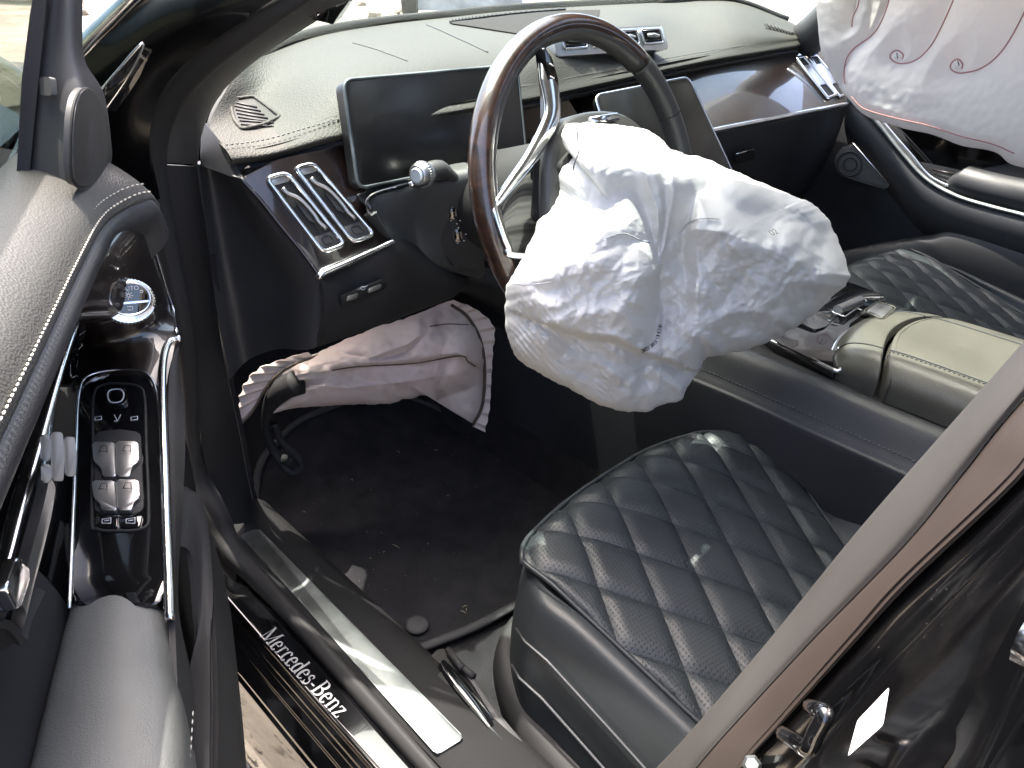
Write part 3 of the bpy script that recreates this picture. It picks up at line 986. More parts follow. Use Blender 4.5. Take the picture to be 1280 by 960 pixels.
# mirror adjuster pad
prism('mirror_pad', fillet([SW(*q, .0026) for q in [(131, 487), (158, 486), (160, 508), (133, 509)]], .006), -PN * .004, M['gloss'], door, bevel=.0008)
tube('pad_mark', cr([SW(*q, .0030) for q in [(139, 491), (152, 490), (156, 497), (152, 505), (140, 506), (136, 498)]], 24, True), .0006, M['icon'], door, n=4, closed=True)
def window_switch(x0, x1, y0, y1, tw, side, group=None):
    """silver rocker: wide head, tongue bending down into the tray"""
    h = [(x0, y0), (x1, y0), (x1, y0 + .36 * (y1 - y0)), ]
    w_ = x1 - x0
    if side < 0:
        heads = [(x0, y0), (x1, y0), (x1, y1), (x1 - tw * w_, y1), (x1 - tw * w_ - .06 * w_, y0 + .74 * (y1 - y0)), (x1 - tw * w_ - .2 * w_, y0 + .62 * (y1 - y0)), (x0 + .02 * w_, y0 + .52 * (y1 - y0))]
    else:
        heads = [(x0, y0), (x1, y0), (x1 - .02 * w_, y0 + .52 * (y1 - y0)), (x0 + tw * w_ + .2 * w_, y0 + .62 * (y1 - y0)), (x0 + tw * w_ + .06 * w_, y0 + .74 * (y1 - y0)), (x0 + tw * w_, y1), (x0, y1)]
    o = prism('window_switch', fillet([SW(a, b, .008 if b < y0 + .45 * (y1 - y0) else .004) for a, b in heads], .0025), -PN * .006, M['silver'], door, bevel=.0011)
    cx, cy = (x0 + x1) / 2, y0 + .22 * (y1 - y0)
    b = MB()
    b.tube([SW(cx - 5, cy + 4, .0084), SW(cx - 2, cy - 3, .0084), SW(cx + 5, cy - 3, .0084), SW(cx + 5, cy + 4, .0084)], .0003, 4)
    b.tube([SW(cx - 6, cy + 4, .0084), SW(cx + 6, cy + 4, .0084)], .0003, 4)
    b.build('icon', M['plastic'], o)
window_switch(118.5, 147, 561, 600, .58, -1)
window_switch(147.8, 176, 560, 600, .58, 1)
window_switch(118.5, 147.6, 609, 642, .64, -1)
window_switch(148.6, 177, 608, 642, .64, 1)
# row of touch marks and the two lower keys
for px in (123, 168):
    b = MB()
    b.tube([SW(px - 4, 526, -.0000+.0006), SW(px + 4, 525, -.0000+.0006)], .0004, 4)
    b.tube([SW(px - 4, 522, -.0000+.0006), SW(px + 4, 521, -.0000+.0006), SW(px + 4, 525, -.0000+.0006)], .0004, 4)
    b.tube([SW(px - 4, 522, -.0000+.0006), SW(px - 4, 526, -.0000+.0006)], .0004, 4)
    b.build('mirror_mark', M['icon'], door)
b = MB()
b.tube([SW(143, 519, -.0000+.0006), SW(147, 527, -.0000+.0006), SW(151, 519, -.0000+.0006)], .0004, 4)
b.tube([SW(147, 527, -.0000+.0006), SW(143, 527, -.0000+.0006)], .0004, 4)
b.build('fold_mark', M['icon'], door)
for x0, x1 in ((121, 148), (150, 179)):
    k = prism('lower_key', fillet([SW(a, c, .0014) for a, c in [(x0, 645), (x1, 645), (x1 - (0 if x0 < 130 else 4), 660), (x0 + (4 if x0 < 130 else 0), 660)]], .002), -PN * .003, M['gloss'], door, bevel=.0006)
    cx = (x0 + x1) / 2
    b = MB()
    b.tube([SW(cx - 6, 656, .0018), SW(cx - 6, 651, .0018), SW(cx + 5, 649, .0018), SW(cx + 5, 656, .0018), SW(cx - 6, 656, .0018)], .0004, 4)
    b.tube([SW(cx - 3, 653, .0018), SW(cx + 3, 652, .0018)], .0004, 4)
    b.build('icon', M['icon'], k)

# rotary light switch
lc = P(160, 375, 'p', plane(wl[3], wr[3], (wl[4] + wr[4]) / 2))
LN = plane(wl[3], wr[3], (wl[4] + wr[4]) / 2)[1]
vw = CAM - lc
vw /= np.linalg.norm(vw)
LN = LN * .18 + vw * .9
LN /= np.linalg.norm(LN)
LP = (lc + LN * .013, LN)
lx = P(194, 375, 'p', LP) - P(160, 375, 'p', LP)
def LSW(px, py, h=0.):
    return P(px, py, 'p', LP) + LN * h
def disc_ring(cx, cy, rx, ry, n=40):
    return [(cx + rx * math.cos(2 * math.pi * i / n), cy + ry * math.sin(2 * math.pi * i / n)) for i in range(n)]
sw = prism('light_switch', [LSW(a, c, .004) for a, c in disc_ring(160, 376, 33, 27)], -LN * .014, M['chrome'], door, bevel=.0025, seg=3)
b = MB()
for i in range(44):
    a = 2 * math.pi * i / 44
    b.tube([LSW(160 + 33.6 * math.cos(a), 377 + 27.6 * math.sin(a), .000), LSW(160 + 34 * math.cos(a), 377 + 28 * math.sin(a), -.004)], .0009, 5)
b.build('knurling', M['silver'], sw, kind='stuff')
prism('switch_face', [LSW(a, c, .0048) for a, c in disc_ring(161, 373, 24.5, 20)], -LN * .004, M['gloss'], sw, bevel=.0006)
tube('face_ring', [LSW(a, c, .0050) for a, c in disc_ring(161, 373, 25, 20.5)], .0012, M['chrome'], sw, n=6, closed=True)
prism('face_bar', [LSW(*q, .0055) for q in [(138, 378.5), (185, 374.5), (185, 377), (138, 381)]], -LN * .002, M['chrome'], sw)
b = MB()
for i in range(8):
    a = 2 * math.pi * i / 8
    b.tube([LSW(159 + 3.6 * math.cos(a), 369 + 3.2 * math.sin(a), .0051), LSW(159 + 5.6 * math.cos(a), 369 + 5 * math.sin(a), .0051)], .00035, 4)
b.tube([LSW(a, c, .0051) for a, c in disc_ring(159, 369, 2.2, 2.0, 10)], .00035, 4, True)
for px, py in ((145, 364), (143, 370), (146, 367)):
    b.tube([LSW(px - 3, py, .0051), LSW(px + 2, py - 1, .0051)], .0004, 4)
b.tube([LSW(a, c, .0051) for a, c in disc_ring(175, 364, 2.0, 1.6, 8)], .00035, 4, True)
b.tube([LSW(158, 387, .0051), LSW(158, 383, .0051), LSW(164, 383, .0051), LSW(164, 387, .0051), LSW(158, 387, .0051)], .0004, 4)
b.build('symbols', M['icon'], sw)
def flat_text(name, body_text, pos, dx, dy, size, m, parent):
    c = bpy.data.curves.new(name, 'FONT')
    c.body = body_text
    c.size = size
    c.align_x = 'CENTER'
    o = bpy.data.objects.new(name, c)
    COL.objects.link(o)
    dx, dy = Vector(dx).normalized(), Vector(dy)
    dy = (dy - dx * dy.dot(dx)).normalized()
    n = dx.cross(dy)
    base = np.zeros(3)
    r = parent
    while r is not None:
        base = base + np.array(r.location)
        r = r.parent
    mx = Matrix((dx, dy, n)).transposed().to_4x4()
    mx.translation = Vector(np.array(pos) - base)
    o.parent = parent
    o.matrix_local = mx
    bpy.context.view_layer.update()
    me = bpy.data.meshes.new_from_object(o.evaluated_get(bpy.context.evaluated_depsgraph_get()))
    bpy.data.objects.remove(o)
    me.materials.clear()
    me.materials.append(m)
    o = bpy.data.objects.new(name, me)
    COL.objects.link(o)
    o.parent = parent
    o.matrix_local = mx
    return o
flat_text('switch_word', 'AUTO', LSW(161, 362.5, .0056), LSW(170, 361, 0) - LSW(157, 362, 0), LSW(157, 350, 0) - LSW(157, 360, 0), .0046, M['icon'], sw)

# armrest pad
aa = [D(.505, .0, .725), D(.515, .004, .735), D(.55, .008, .737), D(.62, .011, .737), D(.75, .012, .737), D(1.0, .012, .737)]
rows = []
for i, u in enumerate((.478, .482, .490, .505, .55, .64, .76, 1.0)):
    ins = (.012, .006, .002, 0, 0, 0, 0, 0)[i]
    w0, w1 = .010 + ins, .067 + .018 * min(max(u - .5, 0) / .14, 1) - ins
    t = (.705, .735, .747, .751, .752, .752, .752, .752)[i]
    rows.append([D(u, w0 - .004, t - .08), D(u, w0 - .003, t - .03), D(u, w0 + .001, t - .007), D(u, w0 + .012, t + .001), D(u, (w0 + w1) / 2, t + .004), D(u, w1 - .014, t + .001), D(u, w1 - .001, t - .008), D(u, w1 + .004, t - .035), D(u, w1 + .003, t - .09)])
sheet('armrest', rows, mat('armrest leather', (.085, .088, .085), .5, bump=(900, .3, .0006, 'leather'), var=(14, .2)), door, .01, 50, 36)
stitches('armrest_stitching', [D(u, .0865, .716) for u in np.linspace(.58, .95, 30)], .006, M['darkthread'], door, r=.0006)

# handle recess at the outer side: long bright strip, dark channel, lever, memory keys
st = Q([(92, 402, 'w', .022), (70, 470, 'w', .020), (47, 553, 'w', .018), (25, 630, 'w', .016), (5, 706, 'w', .014), (-25, 800, 'w', .012)])
tube('recess_strip', cr(st, 40), .0042, M['chrome'], door, n=8, ry=.0022)
rows = []
for a, b2 in zip(Q([(84, 398, 'w', .016), (62, 462, 'w', .014), (38, 545, 'w', .012), (14, 622, 'w', .010), (-8, 700, 'w', .008), (-40, 800, 'w', .006)]),
                 Q([(100, 402, 'w', .022)]) + [SW(88, 480, -.018), SW(86, 560, -.018), SW(82, 660, -.018), SW(76, 760, -.018)] + Q([(50, 870, 'w', .004)])):
    v = CAM - a
    v /= np.linalg.norm(v)
    rows.append([a - v * .002, a * .8 + b2 * .2 - v * .024, a * .4 + b2 * .6 - v * .03, b2 - v * .006])
sheet('handle_recess', rows, M['gloss'], door, .004, 30, 16)
lev = Q([(22, 770, 'w', .022), (34, 720, 'w', .026), (45, 680, 'w', .028), (55, 640, 'w', .026), (60, 612, 'w', .018)])
sheet('door_handle', [[q - DN * .001 + np.array([0, 0, -.012]), q + DN * .004, q + DN * .003 + np.array([0, 0, .010])] for q in lev], M['silver'], door, .006, 20, 8)
prism('handle_plate', fillet(Q([(8, 735, 'w', .030), (24, 693, 'w', .032), (40, 716, 'w', .032), (24, 765, 'w', .030)]), .004), -DN * .006, M['chrome'], door, bevel=.0015)
rows = [[q - DN * .012, q - DN * .003 + np.array([0, 0, .004]), q + DN * .002] for q in Q([(-10, 780, 'w', .02), (10, 778, 'w', .022), (28, 800, 'w', .022), (33, 780, 'w', .022), (52, 740, 'w', .022)])]
sheet('recess_cup', rows, M['plastic'], door, .004, 14, 8)
def seat_key(cx, cy, sx, sy, dep):
    c = P(cx, cy, 'w', dep)
    v = CAM - c
    v /= np.linalg.norm(v)
    out = fillet([P(cx - sx, cy - sy, 'p', (c, v)), P(cx + sx * .7, cy - sy, 'p', (c, v)), P(cx + sx, cy - sy * .2, 'p', (c, v)), P(cx + sx * .8, cy + sy, 'p', (c, v)), P(cx - sx * .9, cy + sy * .95, 'p', (c, v))], .0015)
    return prism('seat_key', out, -v * .014, M['keysilver'], door, bevel=.002)
for q in ((57, 560, 7, 17, .031), (72, 571, 9, 31, .035), (88, 571, 8, 25, .037), (58, 592, 7, 12, .032)):
    seat_key(*q)

# window frame: glass, seal and the sail panel with its speaker
prism('window_glass', [D(-.02, -.030, .93), D(1.0, -.030, .95), D(1.0, -.030, 1.30), D(.75, -.030, 1.36), D(.45, -.030, 1.30), D(.05, -.03, 1.18), D(-.02, -.03, 1.10)], -DN * .004, M['sideglass'], door)
prism('window_seal', fillet(Q([(20, 228, 'u', .30), (37, 216, 'u', .30), (43, 150, 'u', .292), (55, 33, 'u', .28), (62, -60, 'u', .268), (50, -60, 'u', .268), (37, 20, 'u', .28), (27, 100, 'u', .292)]), .003), -DU * .012, M['rubber'], door)
tube('belt_seal', cr(Q([(-40, 318, 'w', -.030), (0, 262, 'w', -.030), (26, 228, 'w', -.030), (38, 218, 'w', -.026)]), 20), .005, M['pillar'], door, n=8)
sl_ = Q([(58, 241, 'u', .300), (37, 218, 'u', .292), (40, 180, 'u', .288), (45, 120, 'u', .280), (54, 45, 'u', .268), (58, 20, 'u', .264), (63, -20, 'u', .258), (70, -90, 'u', .25)])
sm_ = Q([(84, 247, 'u', .315), (82, 238, 'u', .313), (84, 190, 'u', .308), (85, 130, 'u', .298), (84, 80, 'u', .285), (83, 40, 'u', .276), (86, -20, 'u', .265), (92, -90, 'u', .25)])
sn_ = Q([(104, 247, 'u', .318), (106, 241, 'u', .314), (110, 190, 'u', .306), (109, 125, 'u', .294), (97, 75, 'u', .280), (94, 38, 'u', .272), (97, -20, 'u', .26), (103, -90, 'u', .245)])
sr_ = Q([(130, 230, 'u', .270), (139, 203, 'u', .245), (139, 178, 'u', .240), (130, 118, 'u', .240), (107, 78, 'u', .248), (103, 38, 'u', .25), (105, -20, 'u', .24), (112, -90, 'u', .225)])
rows = []
for a, b1, b2, c in zip(sl_, sm_, sn_, sr_):
    v = CAM - b1
    v /= np.linalg.norm(v)
    rows.append([a - v * .03, a, a * .5 + b1 * .5 + v * .001, b1, b2, c * .7 + b2 * .3, c - v * .002, c - v * .03])
sheet('sail_panel', rows, M['greyplastic'], door, .004, 50, 36)
twp = plane(sn_[1], sn_[3], sr_[2])
twp = (twp[0] + twp[1] * .0015, twp[1])
tw = [P(a, c, 'p', twp) for a, c in [(92, 215), (92, 160), (97, 126), (106, 112), (116, 114), (126, 130), (135, 165), (137, 195), (130, 215), (117, 229), (99, 232)]]
vt = twp[1]
tweeter = prism('speaker_cover', cr(np.array(tw), 44, True), -vt * .006, M['greyplastic'], door, bevel=.0015, seg=2)
tube('speaker_gap', cr(np.array(tw) - vt * .0015, 44, True), .0010, M['black'], tweeter, n=5, closed=True)
prism('sail_button', fillet(Q([(57, 98, 'u', .288), (70, 97, 'u', .296), (72, 121, 'u', .300), (58, 120, 'u', .292)]), .002), -vt * .004, M['greyplastic'], door, bevel=.0006)

# ------------------------------------------------------------------ dashboard
dash = thing('dashboard', 'wide leather topped dashboard with dark wood panels and silver vents under the windscreen', 'dashboard', (.85, 0, .6))
edge_px = [P(286, 192, 'y', .70), P(340, 184, 'y', .65), P(425, 160, 'y', .575), P(520, 140, 'y', .47), P(610, 124, 'y', .35), P(700, 108, 'y', .15), P(845, 78, 'y', -.2), P(930, 63, 'y', -.45), P(1008, 50, 'y', -.70)]
up1 = [P(262, 158, 'z', .944), P(330, 130, 'z', .955), P(432, 103, 'z', .985), P(520, 84, 'z', .995), P(605, 68, 'z', 1.0), P(690, 58, 'z', 1.005), P(828, 36, 'z', 1.012), P(925, 42, 'y', -.48), P(1011, 46, 'y', -.715)]
far = list(FAR)
up2 = [a * .45 + b_ * .55 + np.array([0, 0, .003]) for a, b_ in zip(up1, far)]
roll = [p + np.array([-.004, 0, -.010]) for p in edge_px]
rows = [[p + np.array([.02, 0, -.022]) for p in edge_px], roll, [p + np.array([0.002, 0, .001]) for p in edge_px], up1, up2, far]
sheet('dash_top', rows, M['dashtop'], dash, .012, 60, 90)
ep = cr(np.array(edge_px) + np.array([-.002, 0, .0015]), 200)
stitches('stitching', [p + np.array([.0105, 0, .006]) for p in ep], .006, M['darkthread'], dash, r=.0011)
# dark band directly under the leather edge
lowr = [p + np.array([.012, 0, -.028]) for p in edge_px]
sheet('dash_band', [[p + np.array([.010, 0, -.012]) for p in edge_px], [p + np.array([-.001, 0, -.018]) for p in edge_px], lowr], M['leather'], dash, .004, 10, 60)
GD = net(rows, 220, 420)
def od(px, py, h=.0006):
    return nearest_on(GD, px, py) + np.array([0, 0, h])
def odpath(pts, n, h=.0006):
    a = np.array([od(x, y, h) for x, y in cr(np.array(pts, float), n)])
    for _ in range(3):
        a[1:-1] = (a[:-2] + 2 * a[1:-1] + a[2:]) / 4
    return a
tube('top_seam', odpath([(533, 31), (570, 47), (610, 66)], 20), .0011, M['leather'], dash, n=5)
tube('top_seam', odpath([(440, 54), (470, 62), (510, 77)], 20), .0005, M['leather'], dash, n=5)
# dark speaker cover inset along the screen with the defroster slot behind it
spk_n = [(566, 31), (600, 36), (650, 44), (700, 47), (760, 42)]
spk_f = [(562, 29), (600, 25), (650, 19), (700, 15), (770, 13)]
A1, B1 = odpath(spk_n, 30, .0022), odpath(spk_f, 30, .0022)
sheet('speaker_cover', [A1[::3], (A1 * .5 + B1 * .5)[::3] + np.array([0, 0, .001]), B1[::3]], mat('speaker cover', (.016, .013, .010), .7, spec=.2, bump=(900, .5, .0008)), dash, .003, 10, 40)
A2, B2 = odpath([(563, 29), (600, 23.5), (650, 17.5), (722, 11.5)], 30, .003), odpath([(562, 27), (600, 21.5), (650, 15.5), (722, 10)], 30, .003)
sheet('defrost_slot', [A2[::3], B2[::3]], M['black'], dash, .003, 4, 40)
b = MB()
for f in np.linspace(.03, .97, 26):
    k = f * 29
    i0 = min(28, int(k))
    a_, c_ = A2[i0] + (A2[i0 + 1] - A2[i0]) * (k - i0), B2[i0] + (B2[i0 + 1] - B2[i0]) * (k - i0)
    b.tube([a_ + np.array([0, 0, .0008]), c_ + np.array([0, 0, .0008])], .0009, 4)
b.build('defrost_fins', M['plastic'], dash, kind='stuff')
# right corner defroster slot
c1, c2 = odpath([(955, 30), (975, 36), (996, 43)], 10, .001), odpath([(958, 36), (978, 41), (992, 44)], 10, .001)
sheet('corner_slot', [c1, c2], M['black'], dash, .003, 4, 12)
for k in range(1, 9):
    tube('slot_fin', [c1[k] + np.array([0, 0, .002]), c2[k] + np.array([0, 0, .002])], .0016, M['dashtop'], dash, n=5)

# side demister vent on the left end of the top leather
vpl = plane(od(292, 140), od(340, 152), od(310, 163))
vpl = (vpl[0] - vpl[1] * .006, vpl[1])
def VP(px, py, h=0.):
    return P(px, py, 'p', vpl) + vpl[1] * h
vo = [(290, 132), (318, 129), (347, 152), (330, 160), (304, 165), (296, 155)]
sv = prism('side_vent', fillet([VP(*q, .006) for q in vo], .003), -vpl[1] * .012, M['black'], dash)
tube('vent_rim', fillet([VP(*q, .007) for q in [(287, 131), (318, 127), (351, 152), (331, 162), (303, 168), (294, 157)]], .004, 5), .0022, M['dashtop'], sv, n=8, closed=True)
for i in range(7):
    y = 134 + i * 4.6
    tube('vent_slat', [VP(292 + i * 1.6, y, .0068), VP(min(322 + i * 4.5, 343), y + 5 + (1.5 if i < 5 else -2), .0068)], .0011, M['greyplastic'], sv, n=5)

# driver's wood panel with two slot vents
A_, B_, C_ = P(400, 345, 'y', .65), P(490, 305, 'y', .55), P(302, 222, 'y', .70)
dp = plane(A_, B_, C_)
def DP(px, py, h=0.):
    return P(px, py, 'p', dp) + dp[1] * h
prism('wood_panel', fillet([DP(*q) for q in [(302, 222), (345, 200), (432, 180), (455, 235), (497, 300), (401, 345), (352, 283)]], .006), -dp[1] * .012, M['wood'], dash, bevel=.002)
tube('wood_edge', cr([DP(*q, .001) for q in [(300, 223), (325, 250), (352, 284), (378, 316), (401, 348)]], 24), .0025, M['wood'], dash, n=6)
tube('lower_strip', cr([DP(398, 347, .002), DP(402, 343, .005), DP(440, 326, .005), DP(478, 308, .005), DP(490, 303, .004)], 30), .0042, M['chrome'], dash, n=10)
def slot_vent(tl, tr, br, bl, lever, name):
    o = prism('slot_vent', fillet([DP(*q, .0015) for q in (tl, tr, br, bl)], .005), -dp[1] * .002, M['black'], dash)
    tube('vent_frame', fillet([DP(*q, .003) for q in (tl, tr, br, bl)], .008, 6), .0030, M['chrome'], o, n=8, closed=True)
    t = lambda f, g: (np.array(tl) * (1 - f) + np.array(bl) * f) * (1 - g) + (np.array(tr) * (1 - f) + np.array(br) * f) * g
    prism('vent_base', fillet([DP(*t(.80, .1), .003), DP(*t(.80, .9), .003), DP(*t(.985, .9), .003), DP(*t(.985, .1), .003)], .003), -dp[1] * .003, M['greyplastic'], o, bevel=.0008)
    tube('base_mark', fillet([DP(*t(.84, .3), .0034), DP(*t(.84, .7), .0034), DP(*t(.93, .7), .0034), DP(*t(.93, .3), .0034)], .002), .0005, M['black'], o, n=4, closed=True)
    prism('vent_cap', fillet([DP(*t(.015, .1), .003), DP(*t(.015, .9), .003), DP(*t(.10, .9), .002), DP(*t(.10, .1), .002)], .003), -dp[1] * .003, M['silver'], o, bevel=.0008)
    pth = [DP(*t(f, g), .006) for f, g in lever]
    tube('vent_lever', cr(pth, 24), .0024, M['silver'], o, n=8)
    prism('lever_blade', [DP(*t(.34, .42), .004), DP(*t(.46, .58), .004), DP(*t(.66, .56), .004), DP(*t(.60, .36), .004)], -dp[1] * .002, M['greyplastic'], o)
    return o
slot_vent((332, 224), (358, 217), (430, 306), (403, 316), [(.16, .30), (.24, .34), (.32, .58), (.42, .68), (.56, .70), (.66, .66), (.76, .74)], 'slot_vent')
slot_vent((368, 211), (391, 205), (467, 294), (440, 303), [(.16, .30), (.24, .34), (.32, .58), (.42, .68), (.56, .70), (.66, .66), (.76, .74)], 'slot_vent')

# dash end facing the door, and knee panel
ea = Q([(249, 206, 'y', .716), (262, 320, 'y', .716), (274, 405, 'y', .716), (288, 474, 'y', .713)])
eb = Q([(298, 222, 'y', .70), (350, 283, 'y', .676), (401, 350, 'y', .65), (396, 434, 'y', .655)])
sheet('dash_end', [[a - np.array([.02, 0, 0]) * 0, a * .75 + b * .25 + np.array([.03, -.012, 0]), a * .4 + b * .6 + np.array([.03, -.012, 0]), a * .12 + b * .88 + np.array([.004, 0, 0]), b] for a, b in zip(ea, eb)], M['leather'], dash, .006, 30, 24)
prism('end_wedge', fillet(Q([(252, 150, 'y', .705), (288, 192, 'y', .695), (303, 222, 'y', .695), (298, 224, 'y', .70), (250, 206, 'y', .716)]), .004), np.array([.03, -.02, -.01]), M['leather'], dash, bevel=.002)
prism('fuse_mark', fillet(Q([(305, 211, 'y', .69), (313, 209, 'y', .687), (314, 217, 'y', .687), (306, 218, 'y', .69)]), .002), np.array([.01, -.004, 0]), M['black'], dash)
ka_ = [P(401, 352, 'y', .65), P(440, 333, 'y', .60), P(492, 309, 'y', .55), P(545, 325, 'y', .47), P(610, 345, 'y', .36), P(700, 350, 'y', .20), P(800, 330, 'y', .05)]
kb_ = [P(396, 436, 'y', .655), P(450, 418, 'y', .59), P(505, 398, 'y', .52), P(560, 377, 'y', .45), P(605, 350, 'y', .38) + np.array([.02, 0, -.03]), P(700, 420, 'y', .2), P(800, 400, 'y', .05)]
rows = []
for a, b2 in zip(ka_, kb_):
    rows.append([a + np.array([.01, 0, .01]), a + np.array([-.003, 0, -.004]), a * .6 + b2 * .4 + np.array([-.012, 0, 0]), a * .25 + b2 * .75 + np.array([-.008, 0, 0]), b2 + np.array([.004, 0, 0]), b2 + np.array([.05, 0, -.006])])
sheet('knee_panel', rows, M['plastic'], dash, .006, 50, 30)
kp = plane(P(430, 372, 'y', .62), P(475, 350, 'y', .57), P(440, 390, 'y', .61))
def KP(px, py, h=0.):
    return P(px, py, 'p', kp) + kp[1] * (h + .013)
ks = prism('brake_key_recess', fillet([KP(*q) for q in [(419, 366), (472, 345), (478, 353), (450, 372), (421, 378)]], .003), -kp[1] * .004, M['black'], dash, bevel=.001)
for q in ([(427, 365), (440, 361), (438, 368), (425, 371)], [(453, 356), (469, 350), (468, 356), (452, 361)]):
    prism('brake_key', fillet([KP(a, c, .002) for a, c in q], .0015), -kp[1] * .002, M['silver'], ks, bevel=.0005)
b = MB()
b.tube([KP(a, c, .001) for a, c in disc_ring(446, 355, 3.0, 2.0, 10)], .0005, 4, True)
b.tube([KP(440, 357, .001), KP(452, 352, .001)], .0004, 4)
b.build('brake_symbol', M['icon'], ks)
# cubby edge to the right of the knee panel
tube('cubby_lip', cr([P(502, 372, 'y', .5), P(520, 352, 'y', .47), P(560, 342, 'y', .42), P(598, 335, 'y', .38)], 20), .004, M['plastic'], dash, n=8)

# grey leather pod under the instrument screen with its bright corner
pa_ = [P(455, 250, 'y', .575), P(470, 241, 'y', .555), P(500, 232, 'y', .525), P(530, 226, 'y', .49), P(600, 215, 'y', .42)]
pb_ = [P(470, 268, 'y', .575), P(490, 300, 'y', .55), P(520, 322, 'y', .50), P(540, 330, 'y', .48), P(605, 345, 'y', .40)]
rows = []
for a, b2 in zip(pa_, pb_):
    rows.append([a + np.array([.03, 0, .006]), a, a * .8 + b2 * .2 + np.array([-.006, 0, 0]), a * .4 + b2 * .6, b2, b2 + np.array([.03, 0, -.01])])
sheet('column_pod', rows, mat('pod leather', (.045, .047, .047), .5, bump=(900, .3, .0006, 'leather')), dash, .006, 30, 24)
tube('pod_trim', cr([P(464, 262, 'y', .577), P(459, 252, 'y', .577), P(468, 243, 'y', .566), P(490, 236, 'y', .54), P(512, 230, 'y', .51)], 24), .0028, M['gloss'], dash, n=8)
tube('pod_trim_end', [P(511, 231, 'y', .511), P(523, 228, 'y', .498)], .0042, M['chrome'], dash, n=8)

# instrument screen
S_tl, S_bl = P(427, 101, 'x', .785), P(446, 236, 'x', .745)
S_tr = S_tl + np.array([.012, -.292, .0])
S_br = S_bl + np.array([.012, -.292, .0])
spl = plane(S_tl, S_bl, S_tr)
scr = fillet([S_tl, S_tr, S_br, S_bl], .012, 8)
scn = prism('instrument_screen', [p + spl[1] * .004 for p in scr], -spl[1] * .018, M['screen'], dash, bevel=.002)
tube('screen_bezel', [p + spl[1] * .003 for p in scr], .0022, M['steel'], scn, n=8, closed=True)

# centre vents
def CVp(y, z, dx=0.):
    return np.array([.872 + dx - (z - .98) * -.25, y, z])
ytop = P(826, 30, 'x', .880)
ybot = P(832, 62, 'x', .866)
ye = ytop[1]
cvz0, cvz1 = ybot[2], ytop[2]
CW = .30
cvo = [np.array([.866, ybot[1] - .006, cvz0]), np.array([.866, ybot[1] + CW, cvz0 - .0]), np.array([.880, ybot[1] + CW, cvz1 - .005]), np.array([.880, ytop[1], cvz1 - .003])]
cpl = plane(cvo[0], cvo[1], cvo[3])
cv = prism('centre_vent_panel', fillet([p + cpl[1] * .004 for p in cvo], .006), -cpl[1] * .03, M['ventsilver'], dash, bevel=.003)
def CV(fy, fz, h=0.):
    a = cvo[0] * (1 - fy) + cvo[1] * fy
    b2 = cvo[3] * (1 - fy) + cvo[2] * fy
    return a * (1 - fz) + b2 * fz + cpl[1] * (h + .004)
for i in range(4):
    f0, f1 = .055 + i * .232, .055 + i * .232 + .19
    o = prism('centre_vent', fillet([CV(f0, .26, .001), CV(f1, .26, .001), CV(f1, .84, .001), CV(f0, .84, .001)], .004), -cpl[1] * .003, M['black'], dash)
    tube('vent_frame', fillet([CV(f0, .26, .003), CV(f1, .26, .003), CV(f1, .84, .003), CV(f0, .84, .003)], .006, 6), .0026, M['chrome'], o, n=8, closed=True)
    tube('vent_lever', [CV(f0 + .04, .55, .005), CV((f0 + f1) / 2, .57, .007), CV(f1 - .04, .58, .005)], [.0028, .004, .0028], M['silver'], o, n=8)
    for fz in (.40, .70):
        tube('vent_slat', [CV(f0 + .012, fz, .003), CV(f1 - .012, fz, .003)], .0011, M['greyplastic'], o, n=5)

# centre touch screen, leaning back over the console
T_tl, T_tr = P(744, 119, 'y', .105), P(861, 96, 'y', -.10)
T_br, T_bl = P(938, 262, 'y', -.105), P(800, 300, 'y', .105)
tpl = plane(T_tl, T_tr, (T_br + T_bl) / 2)
T_br, T_bl = P(938, 262, 'p', tpl), P(800, 300, 'p', tpl)
tsc = fillet([T_tl, T_tr, T_br, T_bl], .014, 8)
ts_ = prism('touch_screen', tsc, -tpl[1] * .012, M['screen'], dash, bevel=.0015)
tube('screen_bezel', [p - tpl[1] * .002 for p in tsc], .0026, M['chrome'], ts_, n=8, closed=True)
sheet('screen_support', [[T_tl * .7 + T_tr * .3 - tpl[1] * .02, T_tl * .3 + T_tr * .7 - tpl[1] * .02], [T_bl * .7 + T_br * .3 - tpl[1] * .03, T_bl * .3 + T_br * .7 - tpl[1] * .03]], M['gloss'], dash, .02, 6, 6)

# passenger wood panel, bright strip, slot vents
E_, F_, G_ = P(889, 165, 'y', -.2), P(1064, 131, 'y', -.72), P(1002, 66, 'y', -.70)
pp = plane(E_, F_, G_)
def PP(px, py, h=0.):
    return P(px, py, 'p', pp) + pp[1] * h
prism('wood_panel', fillet([PP(*q) for q in [(715, 118), (850, 91), (1000, 64), (1058, 126), (889, 163), (760, 192)]], .004), -pp[1] * .012, M['wood'], dash, bevel=.002)
tube('lower_strip', cr([PP(760, 193, .003), PP(889, 165, .003), PP(980, 147, .003), PP(1065, 130, .003)], 30), .0055, M['chrome'], dash, n=10)
for dx_ in (0, 15):
    o = prism('slot_vent', fillet([PP(a + dx_, c - dx_ * .1, .0015) for a, c in [(994, 74), (1003, 72), (1044, 120), (1033, 124)]], .004), -pp[1] * .002, M['black'], dash)
    tube('vent_frame', fillet([PP(a + dx_, c - dx_ * .1, .003) for a, c in [(994, 74), (1003, 72), (1044, 120), (1033, 124)]], .007, 6), .0040, M['chrome'], o, n=8, closed=True)
    prism('vent_cap', fillet([PP(a + dx_, c - dx_ * .1, .004) for a, c in [(1004, 84), (1011, 82), (1033, 106), (1022, 108)]], .003), -pp[1] * .003, M['silver'], o, bevel=.0008)

